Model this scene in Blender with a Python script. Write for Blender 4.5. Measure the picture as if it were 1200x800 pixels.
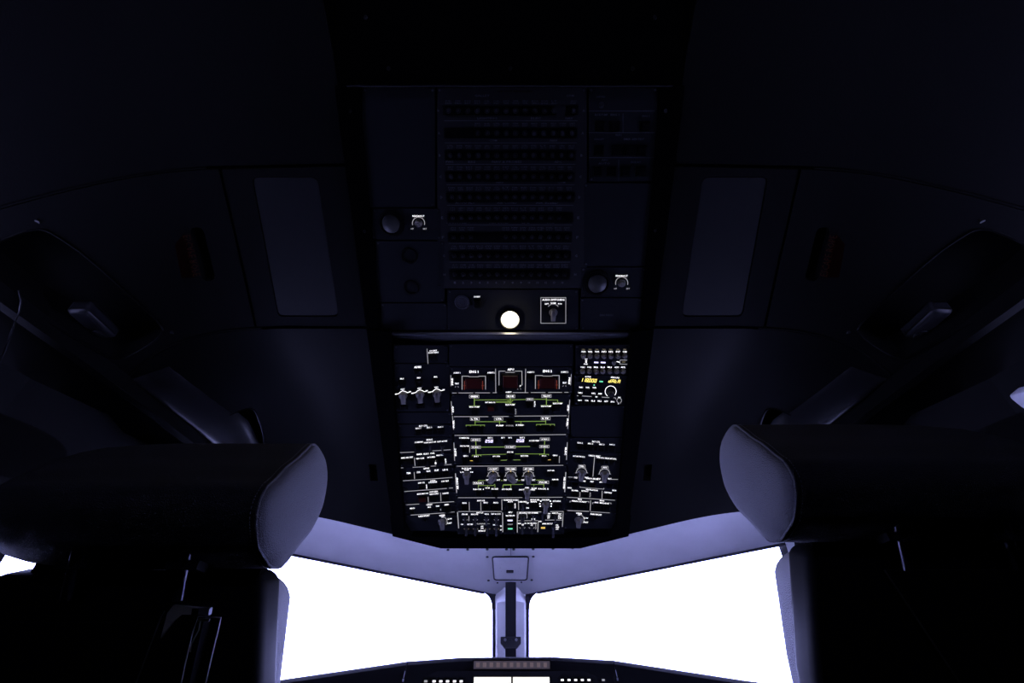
import bpy, bmesh, math, random
from mathutils import Vector, Matrix
from mathutils.geometry import delaunay_2d_cdt
random.seed(4)
R = math.radians
for o in list(bpy.data.objects): bpy.data.objects.remove(o)
SC = bpy.context.scene; COL = SC.collection

# ------------------------------------------------------------------ camera
PITCH = R(38); FPX = 533.33
CAM = Vector((.004, 0, 1.0))
cd = bpy.data.cameras.new('camera'); cam = bpy.data.objects.new('camera', cd); COL.objects.link(cam)
cd.sensor_width = 36; cd.lens = 36*FPX/1200; cd.clip_start = .02
cam.location = CAM; cam.rotation_euler = (math.pi/2+PITCH, 0, 0)
SC.camera = cam
# ------------------------------------------------------------------ daylight: even bright overcast outside the windows
w = bpy.data.worlds.new('world'); SC.world = w; w.use_nodes = True
bg = w.node_tree.nodes['Background']
bg.inputs[0].default_value = (.42, .44, 1.0, 1); bg.inputs[1].default_value = 16.0
SC.view_settings.view_transform = 'Standard'; SC.view_settings.look = 'None'
SC.view_settings.exposure = 0; SC.view_settings.gamma = 1

# ------------------------------------------------------------------ materials
def mat(name, col, rough=.6, metal=0, spec=.5, bump=None, sheen=0, var=0, coat=0):
    m = bpy.data.materials.new(name); m.use_nodes = True
    nt = m.node_tree; b = nt.nodes['Principled BSDF']
    b.inputs['Base Color'].default_value = (*col, 1)
    b.inputs['Roughness'].default_value = rough; b.inputs['Metallic'].default_value = metal
    b.inputs['Specular IOR Level'].default_value = spec
    if sheen: b.inputs['Sheen Weight'].default_value = sheen; b.inputs['Sheen Roughness'].default_value = .4
    if coat: b.inputs['Coat Weight'].default_value = coat
    tc = nt.nodes.new('ShaderNodeTexCoord')
    if bump:
        sc, st, kind = bump
        if kind == 'noise':
            n = nt.nodes.new('ShaderNodeTexNoise'); n.inputs['Scale'].default_value = sc; n.inputs['Detail'].default_value = 3; out = n.outputs[0]
        else:
            n = nt.nodes.new('ShaderNodeTexVoronoi'); n.inputs['Scale'].default_value = sc; out = n.outputs['Distance']
        nt.links.new(tc.outputs['Object'], n.inputs['Vector'])
        bp = nt.nodes.new('ShaderNodeBump'); bp.inputs['Strength'].default_value = st; bp.inputs['Distance'].default_value = .002
        nt.links.new(out, bp.inputs['Height']); nt.links.new(bp.outputs[0], b.inputs['Normal'])
    if var:
        n = nt.nodes.new('ShaderNodeTexNoise'); n.inputs['Scale'].default_value = 9; n.inputs['Detail'].default_value = 5
        nt.links.new(tc.outputs['Object'], n.inputs['Vector'])
        cr = nt.nodes.new('ShaderNodeValToRGB')
        cr.color_ramp.elements[0].position = .35; cr.color_ramp.elements[1].position = .6
        cr.color_ramp.elements[0].color = (*[c*(1-var) for c in col], 1); cr.color_ramp.elements[1].color = (*col, 1)
        nt.links.new(n.outputs[0], cr.inputs[0]); nt.links.new(cr.outputs[0], b.inputs['Base Color'])
    return m
def emi(name, col, st):
    m = bpy.data.materials.new(name); m.use_nodes = True
    b = m.node_tree.nodes['Principled BSDF']; b.inputs['Base Color'].default_value = (.02, .02, .02, 1)
    b.inputs['Emission Color'].default_value = (*col, 1); b.inputs['Emission Strength'].default_value = st
    return m
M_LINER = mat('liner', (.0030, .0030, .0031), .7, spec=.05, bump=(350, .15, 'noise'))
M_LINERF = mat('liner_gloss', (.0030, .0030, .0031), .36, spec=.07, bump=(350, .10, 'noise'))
M_STREAK = mat('cove_satin', (.010, .010, .011), .38, spec=.26)  # lighter and glossier than the liner, for the added highlight strip
M_PAD = mat('pad_pale', (.80, .80, .82), .35, spec=.5)  # pale colour of the pads added for the bright patch
M_BACK = mat('backing', (.003, .003, .003), .9, spec=.0)
M_FRAME = mat('console_frame', (.0012, .0012, .0013), .9, spec=.0)
M_PLATE = mat('panel_plate', (.0075, .008, .0095), .7, spec=.05, bump=(600, .1, 'noise'))
M_PLATE2 = mat('breaker_plate', (.009, .009, .010), .65, spec=.12)
M_BLACK = mat('button_black', (.001, .001, .0012), .4, spec=.12)
M_RECESS = mat('recess_black', (.002, .002, .002), .9, spec=.1)
M_KNOB = mat('knob_grey', (.15, .14, .12), .4, spec=.3)
M_KNOBD = mat('knob_dark', (.014, .014, .016), .4, spec=.2)
M_TOGGLE = mat('toggle_grey', (.030, .030, .036), .4, spec=.2)
M_BREAK = mat('breaker', (.006, .006, .007), .5, spec=.15)
M_PRINT = mat('print_grey', (.075, .075, .08), .6, spec=.1)
M_PRINTR = mat('print_red', (.007, .002, .0015), .8, spec=.0)
M_PRINTT = mat('print_tan', (.045, .016, .008), .8, spec=.0)
M_HEAD = mat('frame_paint', (.54, .54, .55), .42, bump=(120, .06, 'noise'), var=.10)
M_POSTC = mat('post_channel', (.02, .02, .024), .5)
M_SEAL = mat('rubber_seal', (.04, .04, .05), .6)
M_SCREW = mat('screw', (.05, .05, .055), .35, metal=.8)
M_SCREWD = mat('screw_dark', (.012, .012, .014), .5)
M_GLARE = mat('glareshield', (.006, .006, .007), .7, spec=.12, bump=(500, .2, 'noise'))
M_FABRIC = mat('seat_fabric', (.030, .030, .034), .9, bump=(700, .6, 'voronoi'), sheen=.10, spec=.1)
M_FABRIC_LIT = mat('seat_side_fabric', (.11, .11, .12), .9, bump=(700, .6, 'voronoi'), sheen=.06, spec=.1)  # same seat fabric, lightened to carry the window light on the end faces
M_CUSH_LIT = mat('cushion_fabric', (.34, .34, .36), .9, bump=(700, .5, 'voronoi'), spec=.1)  # same fabric again, lightened further for the strip facing the windows
M_THREAD = mat('stitching', (.16, .16, .17), .7)
M_SHELL = mat('seat_shell', (.003, .003, .0034), .55, spec=.12)
M_SHELLG = mat('seat_shell_gloss', (.004, .004, .0046), .35, spec=.2)
M_CHROME = mat('steel', (.09, .09, .10), .3, metal=1)
M_BALL = mat('bright_metal', (.35, .35, .36), .3, metal=.6)
M_WIRE = mat('wire_metal', (.8, .8, .85), .35, metal=1)
M_PALE = mat('pale_plastic', (.42, .40, .32), .45)
M_DIFF = mat('diffuser_white', (.012, .012, .013), .5, spec=.08)
M_LENS = mat('spot_lens', (.028, .028, .026), .4, spec=.2)
M_RED = mat('guard_red', (.03, .0035, .002), .4, spec=.15)
M_FLOOR = mat('floor', (.006, .006, .007), .9, bump=(200, .4, 'noise'))
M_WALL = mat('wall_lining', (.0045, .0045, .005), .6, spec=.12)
E_WHITE = emi('backlit_white', (.95, .93, .98), 1.6)
E_LINE = emi('backlit_line', (.95, .92, .98), .40)
E_GREEN = emi('backlit_green', (.50, .78, .14), .42)
E_AMBERD = emi('backlit_dim', (.6, .5, .3), .35)
E_VIOLET = emi('display_violet', (.72, .66, 1), 1.6)
E_YELLOW = emi('display_yellow', (1, .80, .18), 1.7)
E_CYAN = emi('lamp_green', (.2, .9, .55), .9)
E_REDL = emi('lamp_red_dim', (.8, .12, .03), .22)
E_AMBER = emi('lamp_amber', (.9, .6, .12), .9)
E_YDIM = emi('display_dim', (.5, .36, .38), .25)
E_SCREEN = emi('display_white', (1, .97, .93), 1.1)
E_BULB = emi('bulb', (1, .90, .66), 60)
def glass():
    m = bpy.data.materials.new('window_glass'); m.use_nodes = True; nt = m.node_tree
    nt.nodes.remove(nt.nodes['Principled BSDF']); out = nt.nodes['Material Output']
    t = nt.nodes.new('ShaderNodeBsdfTransparent'); g = nt.nodes.new('ShaderNodeBsdfGlossy'); g.inputs['Roughness'].default_value = .02
    f = nt.nodes.new('ShaderNodeFresnel'); f.inputs[0].default_value = 1.15; mx = nt.nodes.new('ShaderNodeMixShader')
    t.inputs[0].default_value = (.97, .98, .99, 1)
    nt.links.new(f.outputs[0], mx.inputs[0]); nt.links.new(t.outputs[0], mx.inputs[1]); nt.links.new(g.outputs[0], mx.inputs[2])
    nt.links.new(mx.outputs[0], out.inputs[0]); return m
M_GLASS = glass()

# ------------------------------------------------------------------ mesh helpers (all shapes in world coordinates unless local=True)
class MB:
    def __init__(s): s.v = []; s.f = []; s.smooth = False
    def add(s, vs, fs):
        k = len(s.v); s.v += [Vector(p) for p in vs]; s.f += [tuple(i+k for i in f) for f in fs]; return s
    def box(s, c, h, M=None):
        vs = [Vector((c[0]+a*h[0], c[1]+b*h[1], c[2]+d*h[2])) for d in (-1, 1) for b in (-1, 1) for a in (-1, 1)]
        if M is not None: vs = [M @ p for p in vs]
        return s.add(vs, [(0,2,3,1),(4,5,7,6),(0,1,5,4),(2,6,7,3),(0,4,6,2),(1,3,7,5)])
    def frust(s, c, h0, h1, z0, z1, M=None):       # tapered block, half sizes h0 at z0 and h1 at z1
        vs = [Vector((c[0]+a*h[0], c[1]+b*h[1], z)) for h, z in ((h0, z0), (h1, z1)) for b in (-1, 1) for a in (-1, 1)]
        if M is not None: vs = [M @ p for p in vs]
        return s.add(vs, [(0,2,3,1),(4,5,7,6),(0,1,5,4),(2,6,7,3),(0,4,6,2),(1,3,7,5)])
    def cyl(s, c, r0, r1, z0, z1, n=16, M=None):
        vs = []
        for r, z in ((r0, z0), (r1, z1)):
            for i in range(n):
                a = 2*math.pi*i/n; vs.append(Vector((c[0]+r*math.cos(a), c[1]+r*math.sin(a), z)))
        if M is not None: vs = [M @ p for p in vs]
        fs = [(i, (i+1) % n, n+(i+1) % n, n+i) for i in range(n)] + [tuple(range(n))[::-1], tuple(range(n, 2*n))]
        return s.add(vs, fs)
    def rings(s, rs, close=True, cap0=True, cap1=True):
        n = len(rs[0]); k = []
        for r in rs: k += r
        fs = []
        for j in range(len(rs)-1):
            for i in range(n if close else n-1):
                a = j*n+i; b = j*n+(i+1) % n; fs.append((a, b, b+n, a+n))
        if cap0: fs.append(tuple(range(n))[::-1])
        if cap1: fs.append(tuple(range((len(rs)-1)*n, len(rs)*n)))
        return s.add(k, fs)
    def tube(s, pts, r, n=8, flat=None):
        pts = [Vector(p) for p in pts]; rs = []
        for i, p in enumerate(pts):
            d = (pts[min(i+1, len(pts)-1)] - pts[max(i-1, 0)]).normalized()
            up = Vector((0, 0, 1)) if abs(d.z) < .9 else Vector((1, 0, 0))
            a = d.cross(up).normalized(); b = a.cross(d)
            rs.append([p + (a*math.cos(2*math.pi*k/n) + b*math.sin(2*math.pi*k/n))*r for k in range(n)])
        return s.rings(rs)
    def prism(s, poly, d):                        # polygon of points extruded by the vector d
        poly = [Vector(p) for p in poly]; d = Vector(d)
        return s.rings([poly, [p+d for p in poly]])
    def mesh(s, name, M=None, smooth=None):
        me = bpy.data.meshes.new(name)
        vs = [M @ p for p in s.v] if M is not None else s.v
        me.from_pydata([tuple(p) for p in vs], [], s.f); 
        bm = bmesh.new(); bm.from_mesh(me); bmesh.ops.recalc_face_normals(bm, faces=bm.faces); bm.to_mesh(me); bm.free()
        if smooth:
            me.polygons.foreach_set('use_smooth', [True]*len(me.polygons)); me.set_sharp_from_angle(angle=R(smooth))
        return me
def rootmat(p):
    while p.parent: p = p.parent
    return p.matrix_basis
def obj(name, mb, m, parent=None, smooth=35, kind=None, label=None, cat=None, group=None, local=False):
    W = None
    if parent is not None and not local: W = rootmat(parent).inverted()
    me = mb.mesh(name, W, smooth) if isinstance(mb, MB) else mb
    me.name = name
    if not me.materials: me.materials.append(m)
    o = bpy.data.objects.new(name, me); COL.objects.link(o)
    if parent is not None: o.parent = parent
    if kind: o['kind'] = kind
    if label: o['label'] = label
    if cat: o['category'] = cat
    if group: o['group'] = group
    return o
def thing(name, label, cat, M=None, group=None, kind=None):
    o = bpy.data.objects.new(name, None); COL.objects.link(o); o.empty_display_size = .05
    if M is not None: o.matrix_basis = M
    if label: o['label'] = label
    if cat: o['category'] = cat
    if group: o['group'] = group
    if kind: o['kind'] = kind
    return o
def chaikin(p, n=2):
    for _ in range(n):
        q = []
        for i in range(len(p)):
            a, b = p[i], p[(i+1) % len(p)]
            q += [tuple(a[k]*.75+b[k]*.25 for k in range(len(a))), tuple(a[k]*.25+b[k]*.75 for k in range(len(a)))]
        p = q
    return p
def rect_round(x0, y0, x1, y1, r, n=4):
    out = []
    for cx, cy, a0 in ((x1-r, y1-r, 0), (x0+r, y1-r, 90), (x0+r, y0+r, 180), (x1-r, y0+r, 270)):
        for i in range(n+1):
            a = R(a0+90*i/n); out.append((cx+r*math.cos(a), cy+r*math.sin(a)))
    return out
cP, sP = math.cos(PITCH), math.sin(PITCH)
def ray(px, py):
    x = (px-600)/FPX; y = (400-py)/FPX
    return Vector((x, cP-y*sP, sP+y*cP))

class Plane:
    def __init__(s, o, ex, ey):
        s.o = Vector(o); s.ex = Vector(ex).normalized(); s.n = s.ex.cross(Vector(ey)).normalized(); s.ey = s.n.cross(s.ex)
    def uv(s, px, py, lift=0):
        d = ray(px, py); o = s.o + s.n*lift
        t = (o-CAM).dot(s.n)/d.dot(s.n); p = CAM+d*t-s.o
        return Vector((p.dot(s.ex), p.dot(s.ey)))
    def M(s, u, v, z=0):
        p = s.o+s.ex*u+s.ey*v+s.n*z
        return Matrix(((s.ex.x, s.ey.x, s.n.x, p.x), (s.ex.y, s.ey.y, s.n.y, p.y), (s.ex.z, s.ey.z, s.n.z, p.z), (0, 0, 0, 1)))
    def w(s, u, v, z=0): return s.o+s.ex*u+s.ey*v+s.n*z
# overhead plane: slopes down towards the windshield
SL = .561
TILT = math.atan(SL)
def Zc(Y):
    z = 2.103-SL*Y
    return z if z < 1.90 else min(1.90+.5*(z-1.90), 1.95)
PB = Plane((0, .83, 2.103-SL*.83), (1, 0, 0), (0, -math.cos(TILT), math.sin(TILT)))
PA = PB
CANT = R(8)
HX = .148
def cant(sign):
    pv = PB.o+PB.ex*HX*sign
    ex = PB.ex*math.cos(CANT)+PB.n*math.sin(CANT)*sign
    return Plane(pv, ex, PB.ey)
PR = cant(1); PL = cant(-1)

# ------------------------------------------------------------------ cabin shell
EPTS = [(-.6, 1.10, 1.70), (.3, 1.08, 1.68), (.60, .957, 1.611), (.817, .827, 1.546), (.969, .69, 1.465), (1.10, .67, 1.425), (1.30, .66, 1.375)]
def E(Y):
    if Y <= EPTS[0][0]: return EPTS[0][1:]
    for a, b in zip(EPTS, EPTS[1:]):
        if Y <= b[0]:
            t = (Y-a[0])/(b[0]-a[0]); return (a[1]+t*(b[1]-a[1]), a[2]+t*(b[2]-a[2]))
    return EPTS[-1][1:]
def H(X, Y):
    ex, ez = E(Y); z = Zc(Y); X = abs(X); wf = .60 if Y < .6 else max(.42, .60-.35*(Y-.6))
    if X <= wf: return z
    t = min((X-wf)/(ex-wf), 1.3); return z-(z-ez)*t**1.7
def onceil(px, py):
    d = ray(px, py); s = .2
    while s < 4:
        p = CAM+d*s
        if p.z >= H(p.x, p.y): break
        s += .002
    return (p.x, p.y)
def wallX(Y): 
    return .76+.3625*(1.30-Y) if Y > .5 else 1.05+(.5-Y)*.045
def fill(poly, holes, f, m, name, parent, step=.04, thick=.006, **k):
    """panel over the domain polygon poly (X, Y), lifted to height f, with holes cut out"""
    def inside(p, q):
        c = False; n = len(q)
        for i in range(n):
            a, b = q[i], q[i-1]
            if (a[1] > p[1]) != (b[1] > p[1]) and p[0] < (b[0]-a[0])*(p[1]-a[1])/(b[1]-a[1])+a[0]: c = not c
        return c
    pts = []; edges = []
    for lp in [poly]+holes:
        q = []
        for i in range(len(lp)):
            a, b = lp[i], lp[(i+1) % len(lp)]; L = math.hypot(a[0]-b[0], a[1]-b[1]); n = max(1, int(L/step))
            q += [(a[0]+(b[0]-a[0])*j/n, a[1]+(b[1]-a[1])*j/n) for j in range(n)]
        k0 = len(pts); pts += q; edges += [(k0+i, k0+(i+1) % len(q)) for i in range(len(q))]
    x0 = min(p[0] for p in poly); x1 = max(p[0] for p in poly); y0 = min(p[1] for p in poly); y1 = max(p[1] for p in poly)
    nx = int((x1-x0)/step); ny = int((y1-y0)/step)
    for i in range(1, nx):
        for j in range(1, ny):
            p = (x0+(x1-x0)*i/nx, y0+(y1-y0)*j/ny)
            if inside(p, poly) and not any(inside(p, h) for h in holes): pts.append(p)
    vs, es, fs, *_ = delaunay_2d_cdt([Vector(p) for p in pts], edges, [], 0, 1e-5)
    keep = []
    for fc in fs:
        c = (sum(vs[i][0] for i in fc)/len(fc), sum(vs[i][1] for i in fc)/len(fc))
        if inside(c, poly) and not any(inside(c, h) for h in holes): keep.append(tuple(fc))
    mb = MB(); n = len(vs)
    low = [(v[0], v[1], f(v[0], v[1])) for v in vs]; up = [(v[0], v[1], f(v[0], v[1])+thick) for v in vs]
    cnt = {}
    for fc in keep:
        for i in range(len(fc)):
            e = (fc[i], fc[(i+1) % len(fc)]); cnt[tuple(sorted(e))] = cnt.get(tuple(sorted(e)), 0)+1
    fcs = list(keep)+[tuple(n+i for i in fc[::-1]) for fc in keep]+[(a, b, b+n, a+n) for (a, b), c in cnt.items() if c == 1]
    mb.add(low+up, fcs)
    o = obj(name, mb, m, parent, smooth=40, **k)
    return o
def tray(loop, f, depth, name, parent, m):
    """recess behind a hole: walls and a lid"""
    mb = MB(); n = len(loop)
    a = [Vector((x, y, f(x, y)+.001)) for x, y in loop]; b = [p+Vector((0, 0, depth)) for p in a]
    mb.rings([a, b], cap0=False); 
    return obj(name, mb, m, parent, smooth=30)

ceil_back = MB()                                  # structural skin above the liners
NX = 30; ys = [-.6+i*.05 for i in range(39)]
rows = []
for Y in ys:
    Yc = min(Y, 1.30)
    r = []
    for i in range(-NX, NX+1):
        ex = E(Yc)[0]+.02; X = ex*i/NX
        r.append(Vector((X, Y, H(X, Yc)-SL*max(0, Y-Yc)+.075)))
    rows.append(r)
rows = [r for r in rows if r[0].y <= 1.26]
ceil_back.rings(rows, close=False, cap0=False, cap1=False)
ceiling = obj('ceiling', ceil_back, M_BACK, kind='structure', label='dark structure behind the overhead cabin lining')

FRX = .318
PBX = .325
def mir(pl): return [(-x, y) for x, y in pl][::-1]
def curve_from(pxs):
    q = sorted((abs(onceil(*p)[0]), onceil(*p)[1]) for p in pxs)
    def f(X):
        X = abs(X)
        if X <= q[0][0]: return q[0][1]
        for a, b in zip(q, q[1:]):
            if X <= b[0]: return a[1]+(b[1]-a[1])*(X-a[0])/(b[0]-a[0])
        a, b = q[-2:]; return b[1]+(b[1]-a[1])*(X-b[0])/(b[0]-a[0])
    return f
seam1 = curve_from([(0, 243), (40, 232), (75, 223), (150, 207), (230, 197), (400, 193)])
seam2 = curve_from([(150, 440), (180, 414), (205, 402), (230, 394), (265, 387), (300, 384), (430, 383)])
def yfront(X): X = abs(X); return 1.368-.286*max(0, X-.193)
def strip(f, xa, xb, n=12): return [(xa+(xb-xa)*i/n, f(xa+(xb-xa)*i/n)) for i in range(n+1)]
gp = .003
def meet(f):
    Y = .3
    while Y < 1.1 and f(E(Y)[0]) > Y: Y += .001
    return Y
Y1 = meet(seam1); Y2 = meet(seam2)
def hl(x, y): return H(x, y)
XO = lambda Y: E(Y)[0]
lampL = [onceil(*p) for p in ((295, 207), (372, 207), (397, 371), (326, 371))]
recL = chaikin([onceil(*p) for p in ((-30, 300), (2, 280), (45, 264), (70, 275), (186, 375), (194, 392), (142, 424), (120, 414), (-30, 330))], 2)
slotQ = [onceil(*p) for p in ((222, 266), (238, 266), (253, 328), (238, 330))]
ventL = chaikin([onceil(*p) for p in ((252, 494), (290, 476), (303, 481), (312, 520), (300, 545), (275, 535))], 2)
slt2L = [onceil(*p) for p in ((432, 544), (441, 544), (443, 563), (434, 563))]
lampL = chaikin([lampL[0], lampL[1], lampL[2], lampL[3]], 0)
def shrink(pl, k):
    cx = sum(p[0] for p in pl)/len(pl); cy = sum(p[1] for p in pl)/len(pl)
    return [(cx+(x-cx)*k, cy+(y-cy)*k) for x, y in pl]
def roundc(pl, r=.012):                            # round the corners of a quad
    out = []; n = len(pl)
    for i in range(n):
        p = Vector(pl[i]); a = (Vector(pl[i-1])-p).normalized(); b = (Vector(pl[(i+1) % n])-p).normalized()
        for t in (0, .25, .5, .75, 1):
            q = (p+a*r)*(1-t)**2+p*2*t*(1-t)+(p+b*r)*t*t; out.append((q.x, q.y))
    return out
lampL = roundc(lampL); slotL = roundc(slotQ, .011)
for sg in (-1, 1):
    mm = (lambda pl: pl) if sg < 0 else mir
    # rear liner
    xe = XO(.45); 
    p = [(-FRX, -.6), (-1.12, -.6)]+[(-XO(Y), Y) for Y in (-.3, 0, .3, Y1-.02)]+[(x, y-gp) for x, y in strip(seam1, -XO(Y1), -FRX)]
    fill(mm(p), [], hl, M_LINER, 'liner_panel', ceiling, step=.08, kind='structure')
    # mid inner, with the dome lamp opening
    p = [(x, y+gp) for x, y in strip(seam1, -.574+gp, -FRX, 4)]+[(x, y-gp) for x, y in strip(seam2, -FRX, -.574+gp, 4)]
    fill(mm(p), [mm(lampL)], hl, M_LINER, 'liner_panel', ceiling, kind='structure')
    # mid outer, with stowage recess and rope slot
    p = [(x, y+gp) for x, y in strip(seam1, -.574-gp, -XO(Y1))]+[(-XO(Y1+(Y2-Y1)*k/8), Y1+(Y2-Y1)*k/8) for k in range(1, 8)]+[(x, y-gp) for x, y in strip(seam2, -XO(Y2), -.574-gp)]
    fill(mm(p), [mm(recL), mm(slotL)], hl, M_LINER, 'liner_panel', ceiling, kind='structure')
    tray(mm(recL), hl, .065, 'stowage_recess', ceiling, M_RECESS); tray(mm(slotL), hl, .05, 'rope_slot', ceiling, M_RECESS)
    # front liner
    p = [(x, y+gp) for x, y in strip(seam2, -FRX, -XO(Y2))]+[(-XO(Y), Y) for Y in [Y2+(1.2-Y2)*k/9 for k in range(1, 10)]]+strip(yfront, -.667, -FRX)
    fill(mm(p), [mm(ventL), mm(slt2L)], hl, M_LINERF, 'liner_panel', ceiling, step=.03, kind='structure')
    tray(mm(ventL), hl, .05, 'vent_recess', ceiling, M_RECESS); tray(mm(slt2L), hl, .03, 'latch_slot', ceiling, M_RECESS)
    # raised lips that catch light round the recess and seams
    lip = MB(); L = mm(recL); lip.tube([(x, y, hl(x, y)-.001) for x, y in L+L[:1]], .0022, 6); obj('recess_lip', lip, M_LINERF, ceiling)
    lip = MB(); L = mm(ventL); lip.tube([(x, y, hl(x, y)-.001) for x, y in L+L[:1]], .0018, 6); obj('vent_lip', lip, M_LINERF, ceiling)
    s = MB(); L = mm([(x, y) for x, y in strip(seam2, -.56, -XO(Y2)+.004, 16)]); s.tube([(x, y, hl(x, y)) for x, y in L], .0025, 6)
    obj('seam_bead', s, M_LINER, ceiling)
    s = MB(); L = mm([(x, y) for x, y in strip(seam1, -.60, -XO(Y1)+.004, 16)]); s.tube([(x, y, hl(x, y)) for x, y in L], .0022, 6)
    obj('seam_bead', s, M_LINER, ceiling)
    for q in ((133, 429),(44, 259),(202, 389)):
        x, y = onceil(*q); x = x if sg < 0 else -x
        s = MB(); s.cyl((x, y), .004, .004, hl(x, y)-.0015, hl(x, y)+.004, 12); obj('screw', s, M_SCREWD, ceiling)
    # rounded satin strip added for the highlight streak along the front lining's lower edge
    mb = MB(); rs = []
    for k in range(10):
        Y = Y2+.006+(1.14-Y2)*k/9; ex, ez = E(Y); xi = ex-.066; zi = H(xi, Y); row = []
        for a in [q/10 for q in range(11)]: row.append(Vector((sg*(xi+.066*a), Y, zi+(ez-zi)*a-.016*math.sin(math.pi*a)**.8-.0005)))
        rs.append(row+[row[-1]+Vector((0, 0, .012)), row[0]+Vector((0, 0, .012))])
    mb.rings(rs); obj('cove_strip', mb, M_STREAK, ceiling, kind='structure', smooth=60)
    # dome lamp
    c = shrink(lampL, 1); cx = sum(p[0] for p in c)/len(c)*(-sg); cy = sum(p[1] for p in c)/len(c)
    t = thing('dome_light', 'unlit frosted rectangular ceiling light in the %s side of the roof lining' % ('left' if sg < 0 else 'right'), 'light', Matrix.Translation((cx, cy, hl(cx, cy))), 'dome lights of the roof lining')
    mb = MB(); lp = mm(shrink(lampL, .985)); a = [Vector((x, y, hl(x, y)+.002)) for x, y in lp]
    mb.rings([[v+Vector((0, 0, .008)) for v in a], a, ]); obj('diffuser', mb, M_DIFF, t, smooth=20)
    mb = MB(); a = [Vector((x, y, hl(x, y)+.012)) for x, y in lp]; mb.rings([a, [v+Vector((0, 0, .03)) for v in a]]); obj('housing', mb, M_BACK, t)
    # edge beam and soffit down to the side wall
    Ys = [-.6, -.2, .2, .4, .5, .63, .75, .86, .95, 1.04, 1.15, 1.24]
    b1 = [Vector((-sg*-XO(Y), Y, E(Y)[1]+.004)) for Y in Ys]
    mb = MB(); rs = []
    for Y in Ys:
        x, z = E(Y); x *= sg; rs.append([Vector((x, Y, z+.004)), Vector((x+sg*.010, Y, z-.022)), Vector((x+sg*.03, Y, z-.024)), Vector((x+sg*.03, Y, z+.004))])
    mb.rings(rs); obj('edge_beam', mb, M_LINER, ceiling, kind='structure')
    mb = MB(); rs = []
    for Y in Ys:
        x, z = E(Y); x = x+.028; wx = max(wallX(Y), x+.01)
        rs.append([Vector((sg*x, Y, z-.015)), Vector((sg*(x+(wx-x)*.5), Y, z+.0)), Vector((sg*(wx+.06), Y, 1.48)), Vector((sg*(wx+.07), Y, 1.55)), Vector((sg*(x+.04), Y, z+.11)), Vector((sg*(x-.012), Y, z+.11))])
    mb.rings(rs); obj('soffit', mb, M_BACK, ceiling, kind='structure')
    # warning placard
    pts = [onceil(*q) for q in ((203, 273), (217, 273), (229, 325), (213, 325))]
    pl = MB(); a = [Vector((sg*-x, y, hl(x, y)-.0006)) for x, y in pts]; pl.prism(a, (0, 0, .0012)); obj('placard_strip', pl, M_PRINTR, ceiling)

# ------------------------------------------------------------------ text
_tc = {}
def textmesh(s, bold=.02):
    if (s, bold) in _tc: return _tc[(s, bold)]
    c = bpy.data.curves.new('t', 'FONT'); c.body = s; c.resolution_u = 1; c.offset = bold; c.fill_mode = 'FRONT'
    o = bpy.data.objects.new('t', c); COL.objects.link(o)
    dg = bpy.context.evaluated_depsgraph_get(); me = bpy.data.meshes.new_from_object(o.evaluated_get(dg))
    vs = [Vector((v.co.x, v.co.y)) for v in me.vertices]; fs = [tuple(p.vertices) for p in me.polygons]
    bpy.data.objects.remove(o); bpy.data.curves.remove(c); bpy.data.meshes.remove(me)
    x0 = min(v.x for v in vs); x1 = max(v.x for v in vs); y0 = min(v.y for v in vs); y1 = max(v.y for v in vs)
    sx = max(x1-x0, 1e-4); sy = max(y1-y0, 1e-4)
    r = ([((v.x-x0)/sx-.5, (v.y-y0)/sy-.5) for v in vs], fs, sx/sy); _tc[(s, bold)] = r; return r
def segtext(s):                                     # seven segment style strokes (unit cell 1 x 2)
    SEG = {'0': 'abcdef', '1': 'bc', '2': 'abged', '3': 'abgcd', '4': 'fgbc', '5': 'afgcd', '6': 'afgcde', '7': 'abc', '8': 'abcdefg', '9': 'abcdfg', 'd': 'bcdeg', 'A': 'abcefg', 't': 'fged', 'R': 'abcefg', '.': '.', ' ': ''}
    P = {'a': (.1, 1.9, .9, 1.9), 'b': (.9, 1.9, .9, 1), 'c': (.9, 1, .9, .1), 'd': (.1, .1, .9, .1), 'e': (.1, 1, .1, .1), 'f': (.1, 1.9, .1, 1), 'g': (.1, 1, .9, 1)}
    out = []; x = 0
    for ch in s:
        if ch == '.': out.append((x-.25, .05, x-.25, .2)); continue
        for k in SEG[ch]: q = P[k]; out.append((q[0]+x, q[1], q[2]+x, q[3]))
        x += 1.4
    return out, x-.4
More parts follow.
